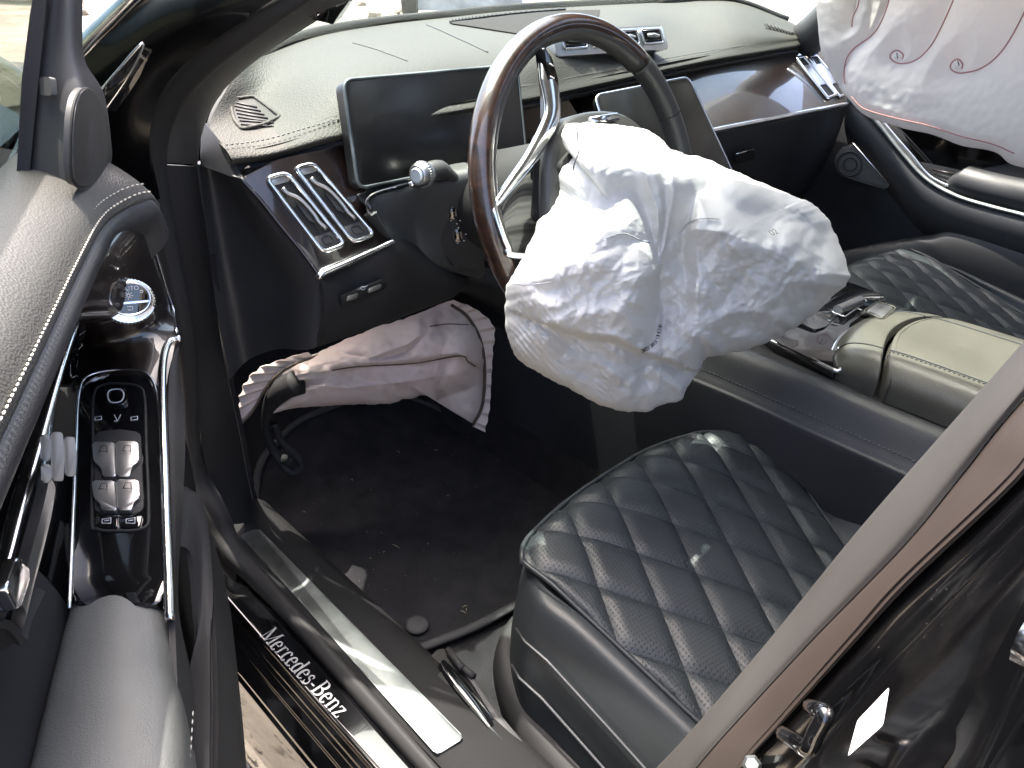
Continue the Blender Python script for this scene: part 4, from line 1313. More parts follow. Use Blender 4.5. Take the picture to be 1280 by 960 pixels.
# passenger lower dash and glove box
rows = []
for y in (.12, -.05, -.25, -.45, -.62, -.72):
    zt = np.interp(-y, [-.12, .2, .72], [.855, .862, .874])
    xt = np.interp(-y, [-.12, .2, .72], [.765, .762, .728])
    rows.append([(xt + .015, y, zt), (xt + .004, y, zt - .012), (xt + .012, y, zt - .10), (xt + .05, y, zt - .21), (xt + .12, y, zt - .30), (xt + .2, y, zt - .33)])
sheet('glove_box_panel', rows, M['leather'], dash, .008, 40, 40)
gh = plane(P(930, 195, 'x', .748), P(960, 187, 'x', .746), P(935, 215, 'x', .755))
hd = prism('glove_box_latch', fillet([P(*q, 'p', gh) for q in [(918, 192), (942, 185), (944, 198), (921, 205)]], .003), -gh[1] * .003, M['black'], dash)
tube('latch_bar', [P(919, 192, 'p', gh) + gh[1] * .002, P(941, 186, 'p', gh) + gh[1] * .002], .0016, M['chrome'], hd, n=6)
prism('lower_box', [(.80, .2, .55), (.80, -.70, .55), (1.25, -.70, .5), (1.25, .2, .5)], (0, 0, .05), M['black'], dash)

# ------------------------------------------------------------------ steering column and selector stalk
colm = thing('steering_column', 'black steering column shroud with silver gear selector stalk left of the wheel', 'steering column', (.64, .378, .86))
WC = np.array([.560, .374, .898])
WT = .365
WA = np.array([-math.cos(WT), 0, math.sin(WT)])      # towards the driver
WU = np.array([math.sin(WT), 0, math.cos(WT)])
WL = np.array([0, 1., 0])
def ring_pts(c, ru, rl, n=24):
    return [c + WU * ru * math.cos(2 * math.pi * i / n) + WL * rl * math.sin(2 * math.pi * i / n) for i in range(n)]
rows = [ring_pts(WC - WA * d, a, b2) for d, a, b2 in ((.03, .055, .06), (.05, .062, .068), (.12, .065, .072), (.22, .07, .075))]
rows = [r + [r[0]] for r in rows]
sheet('column_shroud', rows, M['plastic'], colm, .003, 20, 60)
c0 = P(566, 280, 'y', .455)
cn = CAM - c0
cn[2] *= .3
cn /= np.linalg.norm(cn)
cpl2 = (c0, cn)
def CC(px, py, h=0.):
    return P(px, py, 'p', cpl2) + cn * h
prism('column_cheek', fillet([CC(*q) for q in [(538, 242), (578, 226), (598, 240), (612, 325), (580, 340), (560, 330), (545, 290)]], .01), -cn * .03, M['plastic'], colm, bevel=.004)
for q in ((565, 266), (572, 294)):
    prism('column_key', fillet([CC(q[0] - 6, q[1] - 8, .003), CC(q[0] + 4, q[1] - 8, .003), CC(q[0] + 6, q[1] + 7, .003), CC(q[0] - 4, q[1] + 8, .003)], .003), -cn * .004, M['gloss'], colm, bevel=.001)
b = MB()
for px, py in ((564, 275), (575, 275), (571, 279), (573, 284), (582, 292), (580, 300), (572, 303)):
    b.tube([CC(px - 1, py, .004), CC(px + 1, py, .004)], .0006, 5)
b.build('column_marks', M['icon'], colm)
k0, k1, k2, k3 = P(523, 219, 'y', .515), P(548, 213, 'y', .478), P(562, 219, 'y', .458), P(580, 236, 'y', .43)
stalk = tube('selector_stalk', cr([k0 + (k1 - k0) * .5, k1, k2, k3, k3 + (k3 - k2) * .5], 30), list(np.interp(np.linspace(0, 1, 30), [0, .3, .5, 1], [.0125, .0125, .0075, .0075])), M['greyplastic'], colm, n=16)
kd = (k1 - k0) / np.linalg.norm(k1 - k0)
tube('stalk_knob', [k0 - kd * .003, k0 - kd * .001, k0 + kd * .004, k0 + kd * .012, k0 + kd * .016], [.0115, .0135, .0148, .0148, .0130], M['silver'], stalk, n=28, autosmooth=40)
tube('park_button', [k0 - kd * .0055, k0 - kd * .004, k0 - kd * .002], [.0078, .0092, .0092], mat('park button', (.62, .68, .76), .3, .6), stalk, n=24, autosmooth=40)
b = MB()
kr = np.cross(kd, [0, 0, 1.])
kr /= np.linalg.norm(kr)
ku = np.cross(kr, kd)
for i in range(30):
    a = 2 * math.pi * i / 30
    r_ = kr * math.cos(a) + ku * math.sin(a)
    b.tube([k0 + r_ * .0148 + kd * .005, k0 + r_ * .0148 + kd * .011], .0007, 5)
b.build('knurling', M['silver'], stalk, kind='stuff')

# ------------------------------------------------------------------ steering wheel
whl = thing('steering_wheel', 'steering wheel with half wood half leather rim and silver twin spoke', 'steering wheel', WC)
WR, WTR = .1800, .0128
def wpt(a, r=WR, h=0.):
    return WC + (WU * math.cos(a) + WL * math.sin(a)) * r + WA * h
def W(px, py, h=0.):
    return P(px, py, 'p', (WC + WA * h, WA))
def rim(name, a0, a1, m, n, tr, ry):
    return tube(name, [wpt(a) for a in np.linspace(a0, a1, n)], tr, m, whl, n=20, ry=ry, up=WA)
# angles run from the top towards the driver's left; wood on the left side, leather inside and right
rim('wood_rim', rad(-42), rad(165), M['wheelwood'], 70, WTR, .0150)
rim('leather_rim', rad(165), rad(318), M['wheelleather'], 70, WTR * 1.03, .0154)
tube('inner_leather', [wpt(a, WR - .0078) for a in np.linspace(rad(-41), rad(163), 60)], 0.0082, M['wheelleather'], whl, n=14, ry=.0132, up=WA)
tube('rim_line', [wpt(a, WR - .0100, .0098) for a in np.linspace(rad(-40), rad(160), 60)], .0009, M['chrome'], whl, n=5)
tube('rim_line', [wpt(a, WR + .0120, -.007) for a in np.linspace(rad(200), rad(316), 60)], .0010, M['chrome'], whl, n=5)
for a in (rad(-42), rad(165), rad(292)):
    tube('rim_joint', [wpt(a - .004), wpt(a + .004)], WTR * 1.045, M['black'], whl, n=20, ry=.0157, up=WA)
# hub cover
hub = [W(*q, .018) for q in [(690, 165), (735, 140), (790, 150), (830, 210), (835, 290), (800, 360), (730, 375), (690, 330), (680, 240)]]
hv = []
hc = np.mean(hub, axis=0)
rows = []
H_ = cr(np.array(hub), 40, True)
for s_, h_ in ((1.0, -.030), (1.0, 0), (.96, .006), (.7, .014), (.35, .018), (.02, .019)):
    r = [hc + (p - hc) * s_ + WA * h_ for p in H_]
    rows.append(r + [r[0]])
A_rows = np.array(rows)
V, F, _ = grid_geo(A_rows)
obj('hub_cover', V, F, M['wheelleather'], whl, autosmooth=50)
# dark spoke filler between bars
prism('spoke_panel', fillet([W(*q, .010) for q in [(620, 262), (668, 205), (706, 165), (720, 260), (690, 320), (645, 318), (634, 306)]], .006), -WA * .02, M['gloss'], whl, bevel=.003)
def strip_bar(name, px, h, wdt, m):
    return tube(name, cr([W(a, c, hh) for a, c, hh in px], 40), wdt, m, whl, n=10, ry=.004, up=WA)
ub = [(676, 62, .006), (683, 90, .012), (689, 120, .018), (690, 145, .022), (680, 168, .022), (660, 200, .018), (640, 226, .014), (617, 256, .010)]
o_ = cr([W(a, c, hh) for a, c, hh in ub], 50)
tube('spoke_bar', o_, list(np.interp(np.linspace(0, 1, 50), [0, .2, .5, .7, 1], [.005, .013, .011, .0075, .004])), M['chrome'], whl, n=12, ry=.006, up=WA)
tube('spoke_bar', cr([W(a, c, hh) for a, c, hh in [(617, 256, .010), (619, 268, .014), (626, 290, .016), (634, 310, .017), (640, 319, .017), (690, 321, .018)]], 40), .0040, M['chrome'], whl, n=10, ry=.004, up=WA)
# thumb pad with touch keys
tpd = [W(*q, .020) for q in [(680, 58), (690, 72), (698, 100), (699, 135), (694, 152), (687, 150), (687, 120), (684, 88)]]
tp = prism('thumb_pad', fillet(tpd, .004), -WA * .014, M['gloss'], whl, bevel=.003)
b = MB()
for f in (.2, .38, .55, .72):
    px, py = 687 + 6 * f * .8, 62 + 88 * f
    b.tube([W(px - 1, py, .021), W(px + 4, py + 3, .021)], .0007, 4)
b.build('key_marks', M['icon'], tp)
prism('pad_foot', fillet([W(*q, .016) for q in [(690, 150), (700, 138), (699, 158), (688, 163), (676, 170)]], .004), -WA * .012, M['wheelleather'], whl, bevel=.002)
# spoke on the far side and the lower spoke, mostly behind the airbag
tube('far_spoke', [W(800, 260, .01), W(830, 285, .006), W(850, 300, 0)], [.022, .018, .014], M['wheelleather'], whl, n=12, ry=.010, up=WA)
tube('far_spoke_trim', [W(738, 152, .03), W(772, 146, .03)], .005, M['chrome'], whl, n=8, ry=.003, up=WA)
prism('airbag_door', fillet([W(*q, .034) for q in [(700, 205), (745, 150), (775, 158), (740, 230), (715, 260)]], .006), -WA * .006, M['plastic'], whl, bevel=.002)

# ------------------------------------------------------------------ centre console
con = thing('centre_console', 'centre console with dark leather sides and broad sunlit leather armrest', 'console', (.2, 0, .3))
# side wall towards the driver
rows = []
for x in (-.35, -.1, .1, .3, .45, .6, .8, 1.0):
    dz = -.018 * max(0, (x - .45) / .3)
    rows.append([(x, .205, .30), (x, .200, .50 + dz), (x, .192, .592 + dz), (x, .186, .605 + dz), (x, .176, .618 + dz), (x, .160, .644 + dz), (x, .150, .652 + dz), (x, .139, .654 + dz), (x, .128, .650 + dz)])
sheet('console_side', rows, M['leather'], con, .006, 40, 40)
stitches('side_stitching', [(x, .1775, .6185 - .018 * max(0, (x - .45) / .3)) for x in np.linspace(-.05, .62, 60)], .0062, M['darkthread'], con, r=.0009)
rows = []
for x in (-.35, 0, .3, .6, .9):
    rows.append([(x, -.128, .650), (x, -.15, .652), (x, -.176, .618), (x, -.2, .5), (x, -.205, .3)])
sheet('console_side', rows, M['leather'], con, .006, 20, 20)
# dark shelf strip between side and armrest
prism('console_deck', [(.9, .134, .652), (-.3, .134, .648), (-.3, -.134, .648), (.9, -.134, .652)], (0, 0, -.03), M['plastic'], con)
# gloss black tray with bright edge
gt = [P(880, 352, 'z', .668), P(972, 428, 'z', .668), P(1046, 463, 'z', .666), P(1058, 430, 'z', .672), P(1062, 405, 'z', .674), P(1110, 370, 'z', .672), P(1000, 330, 'z', .672)]
prism('console_tray', fillet(gt, .008), (0, 0, -.02), M['gloss'], con, bevel=.003)
tube('tray_edge', cr([P(880, 385, 'z', .664), P(972, 430, 'z', .664), P(1010, 447, 'z', .664), P(1046, 464, 'z', .664), P(1052, 452, 'z', .67), P(1048, 435, 'z', .678)], 40), .0032, M['chrome'], con, n=8)
prism('tray_lid', fillet([P(a, c, 'z', .674) for a, c in [(985, 395), (1018, 412), (1032, 408), (1048, 392), (1018, 376)]], .006), (0, 0, -.004), mat('tray glass', (.03, .032, .035), .1, coat=1.0), con, bevel=.001)
# armrest: front cap and long lid
def arm_row(x, hw, z, yc=-.004, drop=.055):
    return [(x, yc + hw, z - drop), (x, yc + hw * .99, z - drop * .55), (x, yc + hw * .92, z - .014), (x, yc + hw * .78, z - .003), (x, yc + hw * .4, z + .003), (x, yc, z + .004), (x, yc - hw * .4, z + .003), (x, yc - hw * .78, z - .003), (x, yc - hw * .92, z - .014), (x, yc - hw, z - drop)]
cap_rows = [arm_row(.352, .100, .664, drop=.02), arm_row(.349, .112, .680, drop=.03), arm_row(.338, .120, .693, drop=.045), arm_row(.318, .125, .700), arm_row(.296, .126, .703), arm_row(.292, .124, .700), arm_row(.290, .118, .690)]
# front edge of the cap curves back towards both sides
def bow(rows_, k):
    out = []
    for r in rows_:
        out.append([(x - k * (y / .125) ** 2, y, z) for x, y, z in r])
    return out
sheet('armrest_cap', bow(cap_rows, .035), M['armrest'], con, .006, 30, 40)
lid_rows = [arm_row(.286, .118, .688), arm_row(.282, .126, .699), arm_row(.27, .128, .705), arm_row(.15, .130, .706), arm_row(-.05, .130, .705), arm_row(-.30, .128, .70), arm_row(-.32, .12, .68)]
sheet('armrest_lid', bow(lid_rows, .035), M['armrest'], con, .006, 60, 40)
LG = net(bow(lid_rows, .035), 60, 40)
CG = net(bow(cap_rows, .035), 30, 40)
def col_at(G, y):
    out = []
    for r in G[2:-2]:
        o = np.argsort(r[:, 1])
        out.append(np.array([np.interp(y, r[o, 1], r[o, q]) for q in range(3)]))
    return np.array(out)
for y in (.082, -.075):
    l = col_at(LG, y) + np.array([0, 0, .0006])
    tube('lid_seam', l, .0010, M['leather'], con, n=5)
    if y > 0:
        stitches('lid_stitching', l + np.array([0, .0045, .0000]), .0058, M['darkthread'], con, r=.0010)
    tube('cap_seam', col_at(CG, y) + np.array([0, 0, .0005]), .0010, M['leather'], con, n=5)
tube('cap_rim', cr(np.array(bow(cap_rows, .035)[0])[1:9] + np.array([.003, 0, .004]), 40), .0045, M['chrome'], con, n=8)
# silver unlocking key and thumb wheel on the cap
kq = L('z', .706, [(1083, 388), (1098, 378), (1117, 384), (1104, 396)])
prism('armrest_key', fillet(kq, .004), (0, 0, -.004), M['silver'], con, bevel=.0012)
tube('key_groove', fillet([q + (q - np.mean(kq, axis=0)) * .22 - np.array([0, 0, .001]) for q in kq], .006), .0012, M['armrest'], con, n=6, closed=True)
tube('volume_roller', [P(1047, 388, 'z', .682), P(1076, 376, 'z', .684)], .008, M['silver'], con, n=18, autosmooth=40)
tube('roller_slot', fillet(L('z', .680, [(1040, 390), (1070, 372), (1084, 376), (1056, 396)]), .004), .0015, M['chrome'], con, n=6, closed=True)

# ------------------------------------------------------------------ seats
def make_seat(name, label, yc, dx, dz, left_edge_front=True):
    """yc: seat centre; dx, dz: shift of the whole cushion; the quilted insert lies between two bolsters"""
    s = thing(name, label, 'car seat', (.2 + dx, yc, .3 + dz), 'front seats')
    sgn = 1 if yc > 0 else -1
    def T(x, y, z):                                   # seat frame of the driver's side -> this seat
        return np.array([x + dx, yc + sgn * (y - .38), z + dz])
    yl = lambda x: .588 + .022 * np.clip((x - .1) / .35, 0, 1)
    yr = lambda x: np.interp(x, [-.1, .0, .19, .30, .365, .5], [.27, .27, .245, .19, .155, .13])
    xf = lambda y: .463 - 5.2 * np.clip(.36 - y, 0, 1) ** 2 * .40 - .9 * np.clip(y - .44, 0, 1) ** 2 - 12 * np.clip(y - .572, 0, 1) ** 2
    def zs(x, y):
        f = (y - yr(x)) / (yl(x) - yr(x))
        base = np.interp(x, [-.1, .1, .2, .3, .38, .43, .475], [.462, .478, .502, .530, .552, .557, .540])
        return base + .014 * (1 - (2 * f - 1) ** 2) - .006
    # quilted insert: every diamond its own padded panel
    V0 = np.array([.406, .4625])
    QA = np.array([-.0588, .0340])
    QB = np.array([-.0580, -.0368])
    n = 9
    for i in range(-9, 14):
        for j in range(-9, 14):
            a = np.linspace(0, 1, n)
            Aq, Bq = np.meshgrid(a, a, indexing='ij')
            X = V0[0] + (i + Aq) * QA[0] + (j + Bq) * QB[0]
            Y = V0[1] + (i + Aq) * QA[1] + (j + Bq) * QB[1]
            x0 = np.clip(X, -.08, None)
            Yc = np.clip(Y, yr(x0), yl(x0))
            Xc = np.minimum(x0, xf(Yc))
            moved = np.hypot(Xc - X, Yc - Y)
            if (moved < .003).sum() < 6:
                continue
            pf = lambda q: np.clip(1 - np.abs(2 * q - 1) ** 4.5, 0, 1)
            h = .0068 * np.sqrt(pf(Aq) * pf(Bq) + 1e-6) - .0022
            h = np.where(moved > 1e-5, np.minimum(h, .0005), h)
            Z = zs(Xc, Yc) + h
            Z -= .8 * np.clip(.012 - (xf(Yc) - Xc), 0, 1) ** 1.0 * .5
            G = np.stack([Xc, Yc, Z], axis=2)
            Gw = np.array([[T(*q) for q in r] for r in G])
            V, F, _ = grid_geo(Gw)
            good = []
            for f in F:
                p = V[list(f)]
                ar = np.linalg.norm(np.cross(p[2] - p[0], p[3] - p[1]))
                if ar > 2e-7:
                    good.append(f)
            if len(good) < 6:
                continue
            obj('quilt_panel', V, good, M['quilt'], s)
    # seam threads along the diamond rows
    # cushion body around and below the insert
    rows = []
    for x in (.470, .462, .445, .41, .36, .30, .22, .12, .0, -.1):
        zc = float(np.interp(x, [-.1, .1, .2, .3, .38, .43, .47], [.455, .47, .494, .522, .543, .545, .515]))
        f = np.clip((.475 - x) / .05, 0, 1)            # front rounding
        l_, r_ = float(yl(x)), float(yr(x))
        bl = .022 * np.clip((.42 - x) / .25, 0, 1)
        lo = zc - .17
        fr = [.40 - .0, ]
        c = .40
        sh = .55 + .45 * f ** .5
        row = [(c + (.648 - c) * sh, lo - .02), (c + (.652 - c) * sh, lo + .08), (c + (.645 - c) * sh, zc - .045), (c + (.630 - c) * sh, zc - .012 + bl), (c + (.612 - c) * sh, zc - .006 + bl), (c + (l_ + .004 - c) * sh, zc - .009),
               (c + (l_ - .05 - c) * sh, zc - .012), (c, zc - .012), (c + (r_ + .05 - c) * sh, zc - .012), (c + (r_ - .004 - c) * sh, zc - .010), (c + (r_ * .5 + .06 - c) * sh, zc + .012 + bl), (c + (.098 - c) * sh, zc + .006 + bl), (c + (.088 - c) * sh, zc - .04), (c + (.086 - c) * sh, lo + .06), (c + (.09 - c) * sh, lo - .02)]
        rows.append([T(x - .35 * max(0, (yy - .44)) ** 2 * 2.5 - 1.6 * max(0, .34 - yy) ** 2, yy, z) for yy, z in row])
    front = [np.array(p) * 1 for p in rows[0]]
    cen = T(.45, .38, .40)
    f0 = [np.array([min(p[0], cen[0] + .0) - .006, cen[1] + (p[1] - cen[1]) * .9, min(p[2], .40 + dz + .03)]) for p in front]
    sheet('cushion', [f0] + rows, M['seat'], s, .004, 60, 70)
    # piping round the insert
    xs = np.linspace(-.06, .44, 40)
    left = [T(float(min(x, xf(float(yl(x))))), float(yl(x)) + .003, float(zs(x, yl(x))) + .001) for x in xs]
    tube('piping', left, .0030, M['seat'], s, n=8)
    ys = np.linspace(float(yl(.43)), float(yr(.36)), 40)
    tube('piping', [T(float(xf(y)) + .002, y, float(zs(min(float(xf(y)), .475), y)) - .004) for y in ys], .0032, M['seat'], s, n=8)
    right = [T(float(x), float(yr(x)) - .002, float(zs(x, yr(x))) + .001) for x in np.linspace(-.06, .365, 40)]
    tube('piping', right, .0026, M['seat'], s, n=8)
    # two seams on the outer bolster
    for yy, zz, w_ in ((.651, -.050, .0016), (.6545, -.105, .0018)):
        pts = []
        for x in np.linspace(.43, -.05, 30):
            zc = float(np.interp(x, [-.1, .1, .2, .3, .38, .43, .47], [.455, .47, .494, .522, .543, .545, .515]))
            f = np.clip((.475 - x) / .05, 0, 1)
            sh = .55 + .45 * f ** .5
            yv = .40 + (yy - .40) * sh
            pts.append(T(x - .35 * max(0, (yv - .44)) ** 2 * 2.5, yv, zc + zz - .02 * np.clip((.25 - x) / .3, 0, 1)))
        tube('bolster_seam', pts, w_, M['leather'], s, n=6)
    # hard shell at the outer foot of the seat
    rows = []
    for x, yo, zt in ((.468, .560, .395), (.455, .600, .405), (.43, .632, .400), (.38, .655, .385), (.30, .668, .370), (.2, .672, .36), (.05, .672, .36), (-.1, .67, .36)):
        rows.append([T(x, yo - .045, zt + .012), T(x, yo - .012, zt + .010), T(x, yo + .002, zt - .004), T(x, yo + .004, zt - .03), T(x, yo - .01, zt - .085)])
    sheet('seat_shell', rows, M['plastic'], s, .006, 40, 16)
    prism('seat_base', [T(.43, .59, .38), T(.43, .13, .38), T(-.1, .13, .38), T(-.1, .62, .38)], (0, 0, -.09), M['black'], s)
    # backrest (behind the edge of the picture on the driver's side)
    rows = []
    for z, x, wd in ((.44, -.02, .25), (.55, -.06, .262), (.75, -.13, .265), (.95, -.19, .25), (1.08, -.23, .21), (1.12, -.26, .15)):
        rows.append([T(x - .05, .38 + wd, z), T(x + .075, .38 + wd, z), T(x + .09, .38 + wd - .05, z), T(x + .03, .38 + wd - .11, z), T(x + .02, .38, z), T(x + .03, .38 - wd + .11, z), T(x + .09, .38 - wd + .05, z), T(x + .075, .38 - wd, z), T(x - .05, .38 - wd, z)])
    sheet('backrest', rows, M['seat'], s, .03, 30, 50)
    return s
def quilt_mat():
    m = mat('perforated seat leather', (.024, .029, .032), .46, var=(9, .2))
    t = m.node_tree
    b = t.nodes['Principled BSDF']
    tc = t.nodes.new('ShaderNodeTexCoord')
    mp = t.nodes.new('ShaderNodeMapping')
    mp.inputs['Rotation'].default_value = (0, 0, rad(12))
    mp.inputs['Scale'].default_value = (230, 230, 0)
    fr = t.nodes.new('ShaderNodeVectorMath')
    fr.operation = 'FRACTION'
    sb = t.nodes.new('ShaderNodeVectorMath')
    sb.operation = 'SUBTRACT'
    sb.inputs[1].default_value = (.5, .5, 0)
    ln = t.nodes.new('ShaderNodeVectorMath')
    ln.operation = 'LENGTH'
    lt = t.nodes.new('ShaderNodeMapRange')
    lt.inputs[1].default_value = .16
    lt.inputs[2].default_value = .27
    t.links.new(tc.outputs['Object'], mp.inputs[0])
    t.links.new(mp.outputs[0], fr.inputs[0])
    t.links.new(fr.outputs[0], sb.inputs[0])
    t.links.new(sb.outputs[0], ln.inputs[0])
    t.links.new(ln.outputs['Value'], lt.inputs[0])
    v = t.nodes.new('ShaderNodeTexVoronoi')
    v.inputs['Scale'].default_value = 1100
    t.links.new(tc.outputs['Object'], v.inputs['Vector'])
    ad = t.nodes.new('ShaderNodeMath')
    ad.operation = 'MULTIPLY_ADD'
    ad.inputs[1].default_value = .12
    t.links.new(v.outputs['Distance'], ad.inputs[0])
    t.links.new(lt.outputs[0], ad.inputs[2])
    bp = t.nodes.new('ShaderNodeBump')
    bp.inputs['Strength'].default_value = .5
    bp.inputs['Distance'].default_value = .0008
    t.links.new(ad.outputs[0], bp.inputs['Height'])
    t.links.new(bp.outputs[0], b.inputs['Normal'])
    col = b.inputs['Base Color'].links[0].from_socket
    mx = t.nodes.new('ShaderNodeMix')
    mx.data_type = 'RGBA'
    mx.inputs[6].default_value = (.010, .011, .013, 1)
    t.links.new(lt.outputs[0], mx.inputs[0])
    t.links.new(col, mx.inputs[7])
    t.links.new(mx.outputs[2], b.inputs['Base Color'])
    return m
M['quilt'] = quilt_mat()
make_seat('front_seat', "driver's seat with diamond quilted perforated black leather cushion", .38, 0, 0)
make_seat('front_seat', 'passenger seat with quilted leather cushion on the far side of the console', -.40, .06, .075)

# ------------------------------------------------------------------ floor mat
fm = [(.586, .652), (.80, .655), (.985, .655), (1.06, .60), (1.10, .50), (1.10, .30), (1.02, .215), (.90, .195), (.675, .185), (.545, .215), (.52, .30), (.545, .45), (.556, .545)]
fmz = lambda x: .292 + .9 * max(0, x - .97) ** 1.3
fo = fillet([np.array([x, y, 0]) for x, y in fm], .03, 5)
matt = thing('floor_mat', "black carpet mat with raised edging in the driver's footwell", 'floor mat', (.8, .42, .29))
fc = np.mean(np.array(fo), axis=0)
rows = []
for s_ in np.linspace(0, 1, 14):
    r = [fc + (p - fc) * s_ for p in fo]
    rows.append([(p[0], p[1], fmz(p[0]) + .003 * math.sin(p[0] * 17) * math.sin(p[1] * 13)) for p in r + [r[0]]])
A_ = np.array(rows)
V, F, _ = grid_geo(A_)
obj('mat_pile', V, F, M['mat'], matt)
tube('mat_edging', [np.array([p[0], p[1], fmz(p[0]) + .001]) for p in fo], .0075, M['matedge'], matt, n=8, closed=True, ry=.005)
for px, py in ((521, 782),):
    c = P(px, py, 'z', .294)
    tube('mat_button', [c, c + np.array([0, 0, .0025]), c + np.array([0, 0, .004])], [.017, .017, .012], M['matedge'], matt, n=28)
# bits of dry grass and crumbs on the mat
b = MB()
for px, py, ln_, an in ((495, 683, .014, .3), (417, 548, .010, .5), (545, 563, .006, 1.2), (498, 565, .009, .2), (535, 680, .004, 0), (480, 690, .004, 2), (463, 698, .004, 1), (579, 765, .010, .4), (581, 758, .009, 1.4), (583, 762, .007, 2.3), (380, 640, .006, .7), (440, 600, .004, .2), (337, 632, .005, .2), (560, 620, .004, 1.1)):
    c = P(px, py, 'z', .2975)
    d_ = np.array([math.cos(an), math.sin(an), .12]) * ln_ * .5
    b.tube([c - d_, c + np.array([0, 0, .0015]), c + d_], [.0004, .0009, .0004], 5)
for i in range(40):
    x, y = RNG.uniform(.58, .98), RNG.uniform(.22, .63)
    c = np.array([x, y, fmz(x) + .003])
    b.tube([c, c + np.array([RNG.uniform(-1, 1), RNG.uniform(-1, 1), .3]) * .0016], .00045, 4)
b.build('debris', M['debris'], kind='stuff')

# ------------------------------------------------------------------ seat belt webbing and buckle tray between sill and seat
belt = thing('seat_belt', 'grey seat belt webbing looping down into black anchor tray beside the sill', 'seat belt', (.38, .67, .34))
w1 = [P(556, 836, 'z', .372), P(568, 828, 'z', .384), P(584, 846, 'z', .392), P(606, 880, 'z', .392), P(640, 935, 'z', .392), P(676, 985, 'z', .395)]
w2 = [P(565, 826, 'z', .374), P(582, 832, 'z', .384), P(600, 858, 'z', .390), P(628, 896, 'z', .388), P(668, 945, 'z', .386), P(712, 1000, 'z', .388)]
sheet('webbing', [[a, a * .5 + c * .5 + np.array([0, 0, .002]), c] for a, c in zip(w1, w2)], M['webbing'], belt, .0016, 30, 8)
prism('anchor_tray', fillet(L('z', .384, [(522, 836), (553, 806), (582, 836), (640, 930), (662, 985), (630, 985), (585, 930)]), .01), (0, 0, -.03), M['plastic'], belt, bevel=.003)
rows = []
for px, py, r_ in ((552, 838, .010), (560, 850, .016), (575, 870, .019), (592, 892, .018), (612, 920, .012)):
    c = P(px, py, 'z', .386)
    rows.append([c + np.array([0, r_, -.002]), c + np.array([0, r_ * .6, .012]), c + np.array([0, 0, .017]), c + np.array([0, -r_ * .6, .012]), c + np.array([0, -r_, -.002])])
sheet('anchor_cover', rows, M['gloss'], belt, .003, 24, 16)
prism('anchor_clip', fillet(L('z', .400, [(540, 852), (552, 838), (566, 848), (556, 866)]), .003), (0, 0, -.02), M['plastic'], belt, bevel=.002)
for a, c in (((560, 812), (578, 836)), ((569, 826), (592, 846))):
    tube('rail_guide', [P(*a, 'z', .390), P(*c, 'z', .395)], .0045, M['plastic'], belt, n=8)
for a, c in (((590, 866), (616, 898)), ((588, 884), (628, 925))):
    tube('anchor_spring', [P(*a, 'z', .4035), P(*c, 'z', .400)], .0012, M['steel'], belt, n=6)

# ------------------------------------------------------------------ passenger door
pd = thing('passenger_door', 'closed passenger door with sweeping bright strip and padded armrest in shadow', 'car door', (.2, -.78, .3))
sheet('door_card', [[(x, -.80, .98), (x, -.77, .9), (x, -.745, .8), (x, -.735, .7), (x, -.75, .55), (x, -.755, .3)] for x in (.86, .6, .2, -.2, -.6)], M['leather'], pd, .012, 16, 24)
prism('outer_skin', [(.9, -.84, .98), (-.7, -.84, .98), (-.7, -.9, .5), (.9, -.9, .5)], (0, -.02, 0), M['paint'], pd)
cs = [P(1062, 118, 'y', -.715), P(1095, 152, 'y', -.712), P(1128, 192, 'y', -.708), P(1158, 224, 'y', -.702), P(1195, 245, 'y', -.698), P(1240, 259, 'y', -.695), P(1290, 272, 'y', -.692), P(1380, 300, 'y', -.69)]
tube('sweep_strip', cr(np.array(cs), 60), .0075, M['steel'], pd, n=10, ry=.005)
cs2 = [P(1072, 115, 'y', -.722), P(1106, 155, 'y', -.720), P(1138, 192, 'y', -.716), P(1165, 222, 'y', -.712), P(1205, 240, 'y', -.71)]
tube('upper_strip', cr(np.array(cs2), 40), .0030, M['chrome'], pd, n=8)
# padded body under the strip
rows = []
for p in cs:
    p = np.array(p)
    rows.append([p + np.array([0, -.02, .006]), p + np.array([0, .004, -.006]), p + np.array([-.004, .012, -.035]), p + np.array([-.012, .004, -.075]), p + np.array([-.02, -.03, -.12])])
sheet('lower_pad', rows, M['leather'], pd, .006, 50, 20)
ar = [P(1196, 222, 'y', -.74), P(1204, 228, 'y', -.735), P(1240, 238, 'y', -.73), P(1290, 250, 'y', -.73), P(1380, 275, 'y', -.73)]
tube('armrest', cr(np.array(ar), 24), list(np.interp(np.linspace(0, 1, 24), [0, .06, .2, 1], [.012, .026, .034, .036])), M['leather'], pd, n=16)
for k in range(3):
    tube('switch_ridge', [P(1166 + 2 * k, 212 + 5 * k, 'y', -.735), P(1198, 219 + 6 * k, 'y', -.735)], .0022, M['steel'] if k else M['wood'], pd, n=6)
prism('wood_inlay', fillet(Q([(1110, 150, 'y', -.742), (1128, 165, 'y', -.742), (1150, 205, 'y', -.742), (1165, 212, 'y', -.742), (1200, 215, 'y', -.742), (1285, 200, 'y', -.742), (1285, 150, 'y', -.742)]), .004), (0, -.006, 0), M['gloss'], pd)
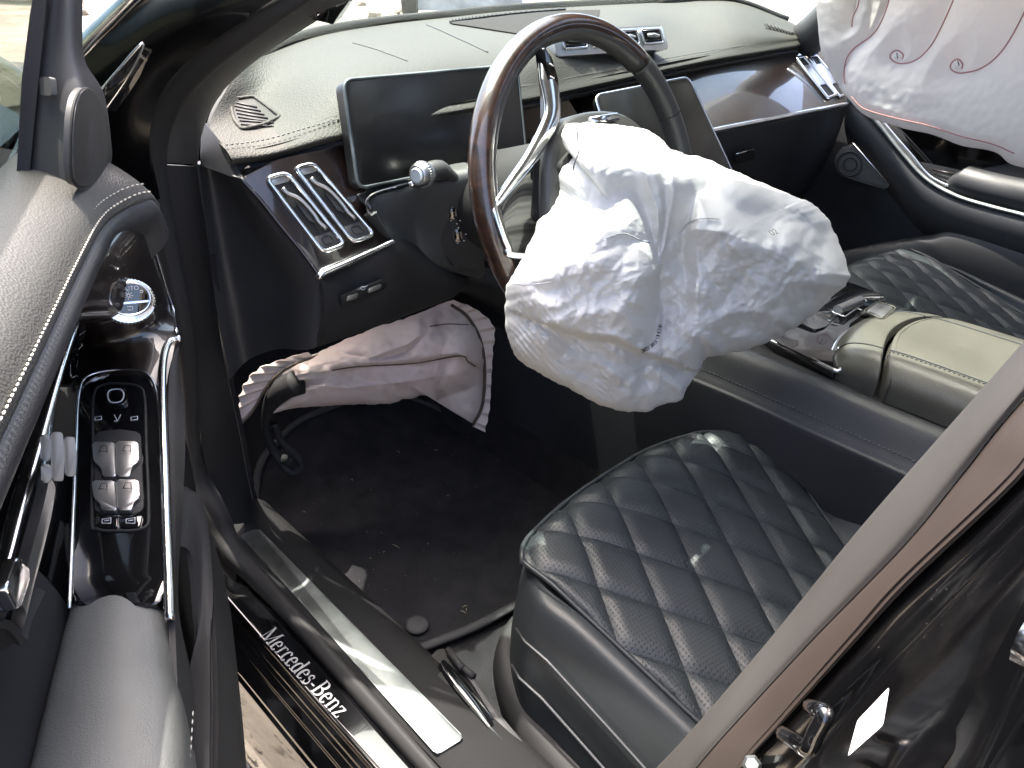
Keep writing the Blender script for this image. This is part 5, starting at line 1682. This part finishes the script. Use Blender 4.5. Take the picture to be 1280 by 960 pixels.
# triangular speaker cover low in the corner
spn = plane(P(1040, 180, 'y', -.60), P(1062, 182, 'y', -.62), P(1108, 228, 'y', -.66))
sq = [(1042, 200), (1052, 184), (1066, 180), (1100, 218), (1112, 231), (1108, 237), (1070, 226), (1048, 218)]
spn = (P(1075, 205, 'y', -.662), np.array([-.35, .90, .2]) / np.linalg.norm([-.35, .90, .2]))
spk = prism('speaker_cover', fillet([P(*q, 'p', spn) for q in sq], .008), -spn[1] * .012, mat('speaker mesh', (.045, .043, .04), .5, bump=(1600, .6, .0008)), pd, bevel=.002)
tube('speaker_ring', [P(a, c, 'p', spn) + spn[1] * .001 for a, c in disc_ring(1062, 205, 15, 15)], .0020, M['plastic'], spk, n=6, closed=True)
tube('speaker_ring', [P(a, c, 'p', spn) + spn[1] * .001 for a, c in disc_ring(1063, 205, 8, 8)], .0016, M['plastic'], spk, n=6, closed=True)
tube('speaker_strip', [P(a, c, 'p', spn) + spn[1] * .001 for a, c in ((1066, 179), (1086, 202), (1109, 228))], .0018, M['chrome'], spk, n=6)
# lower grey shelf of the door
lo1 = [P(1040, 318, 'y', -.68), P(1100, 306, 'y', -.69), P(1160, 296, 'y', -.70), P(1200, 288, 'y', -.70), P(1290, 310, 'y', -.70), P(1400, 345, 'y', -.70)]
rows = [[p + np.array([0, -.03, .0]), p + np.array([0, .008, -.004]), p + np.array([0, .02, -.05]), p + np.array([0, .015, -.16])] for p in map(np.array, lo1)]
sheet('door_shelf', rows, M['greyplastic'], pd, .006, 40, 16)
prism('window_glass', [(.72, -.79, .98), (-.6, -.79, .98), (-.6, -.64, 1.34), (.30, -.63, 1.34), (.42, -.66, 1.28)], (0, -.004, 0), M['farglass'], pd)

# ------------------------------------------------------------------ driver airbag
def bag_mesh(outline_px, centre, depth, hfun, back, n_ang=440, n_rad=120, power=.8, sm=None):
    """closed cloth body: front shaped by hfun(px, py, rim), back puffed by `back`; outline in sight-line pixels at real depths"""
    O = cr(np.array(outline_px, float), n_ang, True)
    on = O - np.array(centre, float)
    on /= np.linalg.norm(on, axis=1, keepdims=True)
    O = O + on * (2.6 * gnoise(O[:, 0] * .06, O[:, 1] * .06, 41) + 1.3 * gnoise(O[:, 0] * .17, O[:, 1] * .17, 42))[:, None]
    c = np.array(centre, float)
    t = np.linspace(0, 1, n_rad) ** power
    PX = c[0] + (O[:, 0][:, None] - c[0]) * t[None, :]
    PY = c[1] + (O[:, 1][:, None] - c[1]) * t[None, :]
    PX = np.vstack([PX, PX[:1]])
    PY = np.vstack([PY, PY[:1]])
    RIM = np.broadcast_to(t[None, :], PX.shape)
    Dp = depth(PX, PY)
    edge = np.sqrt(np.clip(1 - RIM ** 5, 0, 1))
    Hf = hfun(PX, PY) * edge
    Df = Dp - Hf
    R_ = np.stack([(PX - 640) / FPX, (PY - 480) / FPX, np.ones_like(PX)], axis=2) @ CM.T
    Gf = CAM + R_ * Df[..., None]
    Gb = CAM + R_ * (Dp + back * edge + .3 * back * edge * gnoise(PX * .02, PY * .02, 4))[..., None]
    V1, F1, _ = grid_geo(Gf)
    V2, F2, _ = grid_geo(Gb)
    o = len(V1)
    return np.vstack([V1, V2]), F1 + [tuple(q + o for q in reversed(f)) for f in F2], Gf

def smax(hs, k):
    hs = np.stack(hs)
    m = hs.max(axis=0)
    return m + k * np.log(np.exp((hs - m) / k).sum(axis=0))
def lobe(px, py, cx, cy, rx, ry, ang, h, p=1.0):
    a = rad(ang)
    x, y = px - cx, py - cy
    u = (x * math.cos(a) + y * math.sin(a)) / rx
    v = (-x * math.sin(a) + y * math.cos(a)) / ry
    return h * np.clip(1 - (u * u + v * v), -1.5, 1) ** 1 if p == 1 else h * (np.clip(1 - (u * u + v * v), 0, 1) ** p)
def seg_dist(px, py, pts):
    best = np.full_like(px, 1e9)
    side = np.zeros_like(px)
    for (x0, y0), (x1, y1) in zip(pts[:-1], pts[1:]):
        dx, dy = x1 - x0, y1 - y0
        L2 = dx * dx + dy * dy
        t = np.clip(((px - x0) * dx + (py - y0) * dy) / L2, 0, 1)
        d = np.hypot(px - x0 - t * dx, py - y0 - t * dy)
        s_ = np.sign((px - x0) * dy - (py - y0) * dx)
        side = np.where(d < best, s_, side)
        best = np.minimum(best, d)
    return best, side
def ridge(px, py, pts, wdt, h):
    d, _ = seg_dist(px, py, pts)
    return h * np.exp(-d / wdt)
def step(px, py, pts, wdt, h, reach):
    """overhanging fold: higher on the right-hand side of the path, fading away with distance"""
    d, s_ = seg_dist(px, py, pts)
    sd = d * s_
    return h * .5 * np.tanh(sd / wdt) * np.exp(-np.abs(sd) / reach)

def bag_h(px, py):
    # big shelves: cloth climbs from the neck to a crest line, then falls steeply
    crest_l = [(615, 372), (650, 352), (700, 346), (760, 338), (812, 338)]
    crest_r = [(838, 300), (872, 286), (905, 290), (940, 304), (1000, 328), (1075, 352)]
    yl_ = np.interp(px, [c[0] for c in crest_l], [c[1] for c in crest_l])
    yr_ = np.interp(px, [c[0] for c in crest_r], [c[1] for c in crest_r])
    up_l = np.clip((yl_ - py) / 175., -2, 1.2)
    up_r = np.clip((yr_ - py) / 105., -2, 1.2)
    side_l = np.clip(1 - ((px - 718) / 96.) ** 6, -3, 1)
    hl = .135 * np.where(up_l > 0, 1 - .85 * up_l ** 1.15, 1 - .62 * np.abs(up_l) ** 1.1) + .05 * (side_l - 1)
    hr = .105 * np.where(up_r > 0, 1 - .80 * up_r ** 1.0, 1 - .45 * np.abs(up_r) ** 1.1) - .12 * np.clip((872 - px) / 50., 0, 2)
    hm = .094 + .010 * np.cos((px - 838) / 15.) - .00042 * (py - 205) - .000020 * np.clip(225 - py, 0, None) ** 2 + .0003 * np.clip(py - 330, 0, None)
    lobes = [hl, hr, hm, lobe(px, py, 792, 455, 110, 80, 12, .056),
             lobe(px, py, 905, 405, 110, 56, -20, .070),
             lobe(px, py, 735, 170, 50, 30, 8, .060)]
    h = smax(lobes, .0035)
    # sharp folds
    h += step(px, py, [(690, 408), (722, 420), (770, 425), (800, 440), (852, 458)], 3.5, .045, 35)
    h += step(px, py, [(826, 440), (826, 400), (818, 330), (830, 262), (824, 215), (800, 185)], 3.5, .020, 30)
    h += ridge(px, py, [(775, 160), (800, 200), (822, 262), (826, 330)], 5, .008)
    h += ridge(px, py, [(838, 190), (842, 240), (830, 310), (816, 345)], 5, .010)
    h += ridge(px, py, [(850, 190), (868, 235), (885, 275)], 6, .006)
    h -= ridge(px, py, [(740, 318), (785, 302), (822, 300)], 6, .005)
    h -= ridge(px, py, [(655, 330), (700, 300), (735, 250), (745, 205)], 9, .005)
    h -= ridge(px, py, [(700, 345), (722, 385), (715, 408)], 6, .006)
    h -= ridge(px, py, [(905, 300), (925, 345), (900, 385)], 8, .008)
    h -= ridge(px, py, [(985, 330), (975, 365), (995, 395)], 8, .008)
    # crumples, coarse to fine, stronger low and to the right where the cloth lies creased
    x, y = px / 100., py / 100.
    wgt = np.clip(.25 + .9 * np.clip((py - 270) / 120, 0, 1) + .5 * np.clip((px - 880) / 120, 0, 1), .2, 1.15)
    wgt = wgt * (1 - .75 * np.clip(up_r * 6, 0, 1) * np.clip((px - 845) / 20., 0, 1) * np.clip((985 - px) / 30., 0, 1))
    h += wgt * (.062 * crumple(x, y, 1.3, 11, 6, .4) + .034 * crumple(x, y, 2.8, 23, 6, .4) + .015 * crumple(x, y, 6.0, 37, 7, .5) + .005 * crumple(x, y, 13.0, 47, 7, .5))
    h += .008 * gnoise(x * 1.7, y * 1.7, 19)
    # tight radial puckers along the lower left hem
    d, _ = seg_dist(px, py, [(634, 395), (646, 440), (700, 480), (760, 500)])
    h += .0035 * np.exp(-d / 26) * np.sin((px - .9 * py) * .85 + 3 * gnoise(x * 3, y * 3, 2))
    return h
bag_out = [(702, 168), (706, 158), (722, 153), (748, 154), (775, 157), (800, 160), (822, 170), (842, 188), (880, 198), (925, 216), (965, 234), (996, 247), (1012, 252), (1030, 268), (1048, 300), (1060, 333), (1060, 350), (1040, 372), (1000, 405), (965, 425), (925, 440), (885, 446), (876, 462), (860, 482), (852, 500), (835, 503), (815, 512), (790, 515), (755, 507), (715, 488), (675, 468), (645, 446), (634, 420), (631, 385), (636, 352), (655, 320), (668, 290), (672, 275), (690, 262), (700, 238), (698, 220), (708, 205), (716, 195), (706, 184)]
bag_depth = lambda px, py: .80 + .00045 * (px - 720) + .00020 * (py - 170)
bag = thing('driver_airbag', 'white deflated airbag hanging crumpled from the steering wheel', 'airbag', P(840, 330, 'd', .95))
V, F, BAGG = bag_mesh(bag_out, (830, 330), bag_depth, bag_h, .07)
obj('bag_cloth', V, F, M['airbag'], bag)
def on_bag(px, py, h=.001):
    q = np.array([float(px)]), np.array([float(py)])
    d = bag_depth(*q)[0] - bag_h(*q)[0] - h
    return P(px, py, 'd', d)
def bag_path(pts, n=50):
    return [on_bag(a, c, .0006) for a, c in cr(np.array(pts, float), n)]
tube('seam_thread', bag_path([(758, 298), (780, 292), (800, 300), (812, 303)], 24), .0007, M['seamthread'], bag, n=5)
tube('seam_thread', bag_path([(716, 215), (718, 205), (722, 195), (724, 188)], 14), .0007, M['ink'], bag, n=5)
tube('seam_thread', bag_path([(720, 158), (722, 168), (721, 178)], 12), .0007, M['ink'], bag, n=5)
tube('seam_thread', bag_path([(640, 355), (660, 356), (690, 353)], 18), .0006, M['seamthread'], bag, n=5)
tube('seam_thread', bag_path([(848, 292), (862, 278), (880, 273), (900, 274)], 22), .0006, M['seamthread'], bag, n=5)
# faint stamped batch marks following the fold
marks = MB()
path = cr(np.array([(802, 439), (812, 434), (820, 426), (824, 414), (826, 403)], float), 26)
for i in range(24):
    a, c = path[i], path[i + 1]
    d_ = (c - a) / (np.linalg.norm(c - a) + 1e-6)
    nn = np.array([d_[1], -d_[0]])
    m_ = (a + c) / 2
    k = RNG.integers(0, 4)
    hgt = 4.2
    seg = [[(-.8, -hgt / 2), (-.8, hgt / 2)], [(-.8, hgt / 2), (.8, hgt / 2), (.8, -hgt / 2)], [(.8, hgt / 2), (-.8, 0), (.8, 0), (.8, -hgt / 2)], [(-.8, -hgt / 2), (.8, -hgt / 2), (.8, hgt / 2), (-.8, hgt / 2)]][k]
    if i % 7 == 6:
        continue
    marks.tube([on_bag(*(m_ + d_ * u * .8 - nn * v), .0008) for u, v in seg], .00035, 4)
marks.build('stamped_marks', M['ink'], bag)
flat_text('stamped_word', '02', on_bag(970, 293, .004), on_bag(985, 288, .004) - on_bag(965, 296, .004), on_bag(967, 280, .004) - on_bag(970, 296, .004), .012, M['darkthread'], bag)

# ------------------------------------------------------------------ curtain airbag on the passenger side
cur = thing('curtain_airbag', 'pale pink white curtain airbag with red stitched spirals hanging over the passenger window', 'airbag', (.3, -.63, 1.0))
YC = -.625
low = [P(1024, 10, 'y', YC), P(1024, 30, 'y', YC), P(1030, 70, 'y', YC), P(1048, 108, 'y', YC), P(1064, 128, 'y', YC), P(1086, 146, 'y', YC), P(1120, 158, 'y', YC), P(1160, 167, 'y', YC), P(1200, 181, 'y', YC), P(1242, 190, 'y', YC), P(1262, 204, 'y', YC), P(1290, 212, 'y', YC), P(1360, 235, 'y', YC), P(1500, 280, 'y', YC)]
lo_ = cr(np.array(low), 260)
top = []
for i, p in enumerate(lo_):
    f = i / 259
    top.append(np.array([lo_[0][0] - .02 - f * (lo_[0][0] - lo_[-1][0] - .02) * 1.0 - .25 * math.sin(math.pi * f) * .4, YC - .0, 1.33]))
top = np.array(top)
nr = 130
G = np.zeros((260, nr, 3))
for j, s_ in enumerate(np.linspace(0, 1, nr)):
    G[:, j] = lo_ * (1 - s_) + top * s_
sp1, sp2 = P(1122, 70, 'y', YC), P(1197, 82, 'y', YC)
def cur_off(X, Z):
    seams = [[(1110, -40), (1112, 0), (1092, 40), (1068, 62), (1056, 85), (1054, 105)], [(1215, -60), (1190, 0), (1172, 40), (1155, 66), (1140, 78), (1122, 80)], [(1310, -60), (1280, 10), (1262, 50), (1240, 78), (1220, 90), (1197, 92)], [(1075, -20), (1070, 8), (1065, 34)]]
    d = np.full_like(X, 9.)
    for s_ in seams:
        pts = [P(a, c, 'y', YC) for a, c in s_]
        dd, _ = seg_dist(X, Z, [(p[0], p[2]) for p in pts])
        d = np.minimum(d, dd)
    for c in (sp1, sp2):
        d = np.minimum(d, np.abs(np.hypot(X - c[0], Z - c[2]) - .012))
    puff = .030 * (1 - np.exp(-d / .028))
    cr_ = .016 * crumple(X * 10, Z * 10, .55, 5, 6) + .010 * crumple(X * 10, Z * 10, 1.3, 15, 6) + .0015 * gnoise(X * 70, Z * 70, 6)
    return puff + cr_
rim_ = np.clip(np.linspace(0, 1, nr) / .06, 0, 1)[None, :] * np.clip(np.arange(260) / 9., 0, 1)[:, None]
off = cur_off(G[..., 0], G[..., 2])
G1 = G.copy()
G1[..., 1] += off * np.sqrt(rim_) + .004 * np.sin(G[..., 0] * 60) * (1 - rim_)
G2 = G.copy()
G2[..., 1] -= .012 * np.sqrt(rim_) + .002
V1, F1, _ = grid_geo(G1)
V2, F2, _ = grid_geo(G2)
obj('curtain_cloth', np.vstack([V1, V2]), F1 + [tuple(q + len(V1) for q in reversed(f)) for f in F2], M['curtain'], cur)
def on_cur(px, py, h=.0012):
    q = P(px, py, 'y', YC)
    for _ in range(4):
        d_ = float(cur_off(np.array([q[0]]), np.array([q[2]]))[0])
        q = P(px, py, 'y', YC + d_ + h)
    return q
def red(pts, n=40, r=.0011, m='redthread'):
    tube('red_stitching', [on_cur(a, c) for a, c in cr(np.array(pts, float), n)], r, M[m], cur, n=5)
red([(1112, -12), (1110, 5), (1100, 30), (1088, 46), (1068, 60), (1058, 74), (1055, 92), (1056, 104)], 44, .0014)
red([(1075, -8), (1072, 8), (1066, 22), (1065, 34)], 16, .0011)
red([(1196, -12), (1190, 4), (1176, 35), (1165, 55), (1152, 70), (1138, 78), (1122, 79), (1113, 72), (1115, 66), (1122, 63), (1129, 68), (1128, 74)], 60, .0014)
red([(1290, -10), (1280, 16), (1262, 50), (1245, 72), (1225, 86), (1205, 91), (1194, 90), (1188, 84), (1191, 77), (1198, 74), (1203, 80), (1202, 86)], 60, .0014)
red([(1121, 66), (1122, 73)], 4, .0009, 'ink')
red([(1197, 76), (1199, 82)], 4, .0009, 'ink')
red([(1064, 121), (1080, 136), (1120, 148), (1160, 157), (1200, 170), (1240, 180), (1268, 192)], 40, .0012)

# ------------------------------------------------------------------ knee airbag under the dash
kn = thing('knee_airbag', 'slack pinkish knee airbag hanging below the dashboard with pleated edges', 'airbag', (.85, .5, .55))
kn_out = [(300, 500), (312, 478), (340, 462), (385, 446), (420, 430), (470, 410), (520, 393), (562, 377), (585, 387), (605, 402), (617, 412), (614, 428), (618, 440), (613, 470), (610, 505), (604, 537), (592, 532), (575, 518), (556, 500), (545, 494), (515, 497), (480, 505), (430, 506), (370, 510), (332, 518), (345, 500), (372, 484), (374, 478), (350, 480), (330, 500), (316, 520), (302, 535), (297, 525)]
knd = lambda px, py: 1.075 - .00016 * (px - 300) * 0 + .00055 * (px - 300) * .55 + .00035 * (py - 380)
def kn_h(px, py):
    x, y = px / 100., py / 100.
    h = lobe(px, py, 500, 450, 190, 60, -14, .05, .8) + lobe(px, py, 585, 470, 40, 70, 10, .03, .8)
    h += step(px, py, [(415, 463), (470, 455), (520, 453), (570, 443), (590, 455)], 3, .02, 25)
    h += ridge(px, py, [(400, 445), (460, 448), (510, 430), (540, 408)], 6, .008)
    h -= ridge(px, py, [(420, 440), (470, 450), (505, 440), (535, 412)], 5, .010)
    h += ridge(px, py, [(380, 480), (430, 485), (500, 478), (560, 468)], 5, .006)
    h += .05 * crumple(x, y, 1.3, 51, 6) * .6 + .022 * crumple(x, y, 3.2, 61, 6) + .0015 * gnoise(x * 12, y * 12, 5)
    return h
knc = (470, 462)
# split into the main slack body and two pleated hems so that every outline stays simple
main = [(340, 462), (385, 446), (420, 430), (470, 410), (520, 393), (562, 377), (583, 388), (597, 410), (606, 440), (606, 475), (603, 505), (596, 530), (575, 518), (556, 500), (545, 494), (515, 497), (480, 505), (430, 506), (370, 510), (333, 518), (350, 500), (374, 484), (376, 476), (352, 478), (335, 474)]
V, F, _ = bag_mesh(main, (480, 462), knd, kn_h, .02, 300, 60)
obj('bag_cloth', V, F, M['knee'], kn)
def pleat(px_a, px_b, n, amp, name):
    A1, B1 = cr(np.array(px_a, float), n), cr(np.array(px_b, float), n)
    rows_ = []
    for i, (a, c) in enumerate(zip(A1, B1)):
        z = amp * ((i % 4) / 3. if True else 0)
        r = []
        for s_ in np.linspace(0, 1, 6):
            q = a * (1 - s_) + c * s_
            jag = 1 + .05 * math.sin(i * 1.7) * s_
            q = a + (q - a) * jag
            d_ = knd(q[0], q[1]) - .012 - z * (.2 + .8 * s_)
            r.append(P(q[0], q[1], 'd', float(d_)))
        rows_.append(r)
    G_ = np.array(rows_)
    V_, F_, _ = grid_geo(G_, .0015)
    obj(name, V_, F_, M['knee'], kn, autosmooth=25)
pleat([(560, 379), (582, 390), (596, 412), (603, 440), (604, 475), (601, 508), (591, 533)], [(566, 375), (594, 386), (617, 408), (616, 440), (614, 475), (612, 510), (606, 540)], 46, .007, 'pleated_hem')
pleat([(392, 446), (372, 452), (352, 462), (337, 476), (326, 494), (314, 514)], [(385, 440), (352, 450), (322, 462), (304, 484), (298, 508), (298, 536)], 34, .006, 'pleated_hem')
def on_kn(px, py, h=.0014):
    q = np.array([float(px)]), np.array([float(py)])
    return P(px, py, 'd', float(knd(*q)[0] - kn_h(*q)[0] - h))
tube('seam_thread', [on_kn(a, c) for a, c in cr(np.array([(415, 463), (440, 459), (470, 457), (520, 454), (575, 445), (585, 452), (594, 458)], float), 50)], .0010, M['brownthread'], kn, n=5)
tube('seam_thread', [on_kn(a, c) for a, c in cr(np.array([(537, 408), (560, 405), (585, 406)], float), 24)], .0009, M['brownthread'], kn, n=5)
tube('hem_cord', [P(a, c, 'd', float(knd(a, c)) - .016) for a, c in cr(np.array([(564, 381), (582, 394), (596, 414), (604, 440), (606, 475), (602, 510), (591, 532)], float), 50)], .0024, M['brownthread'], kn, n=6)
tube('hem_cord', [P(a, c, 'd', float(knd(a, c)) - .016) for a, c in cr(np.array([(398, 444), (372, 454), (350, 466), (332, 486), (316, 514), (302, 530)], float), 40)], .0018, M['brownthread'], kn, n=6)

# pedals in the dark footwell
ped = thing('foot_pedal', 'black hanging foot pedal arm below the torn knee airbag', 'pedal', (1.0, .55, .4))
tube('pedal_arm', cr([P(372, 478, 'd', 1.10), P(352, 488, 'd', 1.11), P(338, 506, 'd', 1.13), P(332, 530, 'd', 1.15), P(340, 560, 'd', 1.18), P(362, 590, 'd', 1.20), P(376, 585, 'd', 1.2), P(372, 572, 'd', 1.19), P(352, 552, 'd', 1.17), P(343, 530, 'd', 1.15)], 50), list(np.interp(np.linspace(0, 1, 50), [0, .15, .3, .6, 1], [.02, .016, .007, .006, .005])), M['plastic'], ped, n=8)
c = P(358, 577, 'd', 1.19)
tube('pedal_bolt', [c, c + np.array([0, .004, .008])], .008, M['steel'], ped, n=6, smooth=False)
tube('brake_pad', [(1.08, .40, .40), (1.10, .33, .41)], .03, M['rubber'], ped, n=10, ry=.012)

# ------------------------------------------------------------------ far background seen through the windscreen
trk = thing('parked_trailer', 'pale grey steel trailer end standing on bright dirt beyond the windscreen', 'trailer', P(545, 12, 'z', 0.0))
o0 = P(545, 20, 'z', 0.0)
fw = np.array([.75, -.66, 0])
sd = np.array([.66, .75, 0])
def tb(name, u, v, z0, z1, hu, hv, m):
    c = o0 + fw * u - sd * v + np.array([0, 0, (z0 + z1) / 2])
    V_, F_ = box_geo(c, fw * hu, sd * hv, (0, 0, (z1 - z0) / 2))
    return obj(name, V_, F_, m, trk, smooth=False)
tb('bumper', 0, .55, .10, .42, .2, .95, M['greypaint'])
tb('upright', -.1, .3, .42, 2.0, .08, .10, M['steel'])
tb('upright', -.1, -.25, .35, 2.0, .08, .10, M['greypaint'])
tb('deck', .3, 1.1, .55, .75, .6, 1.6, M['greypaint'])
wc_ = o0 - sd * (-.45) + np.array([0, 0, .42])
tube('tyre', [wc_ - sd * .14, wc_ - sd * .12, wc_ + sd * .12, wc_ + sd * .14], [.38, .44, .44, .38], M['tyre'], trk, n=28, autosmooth=40)
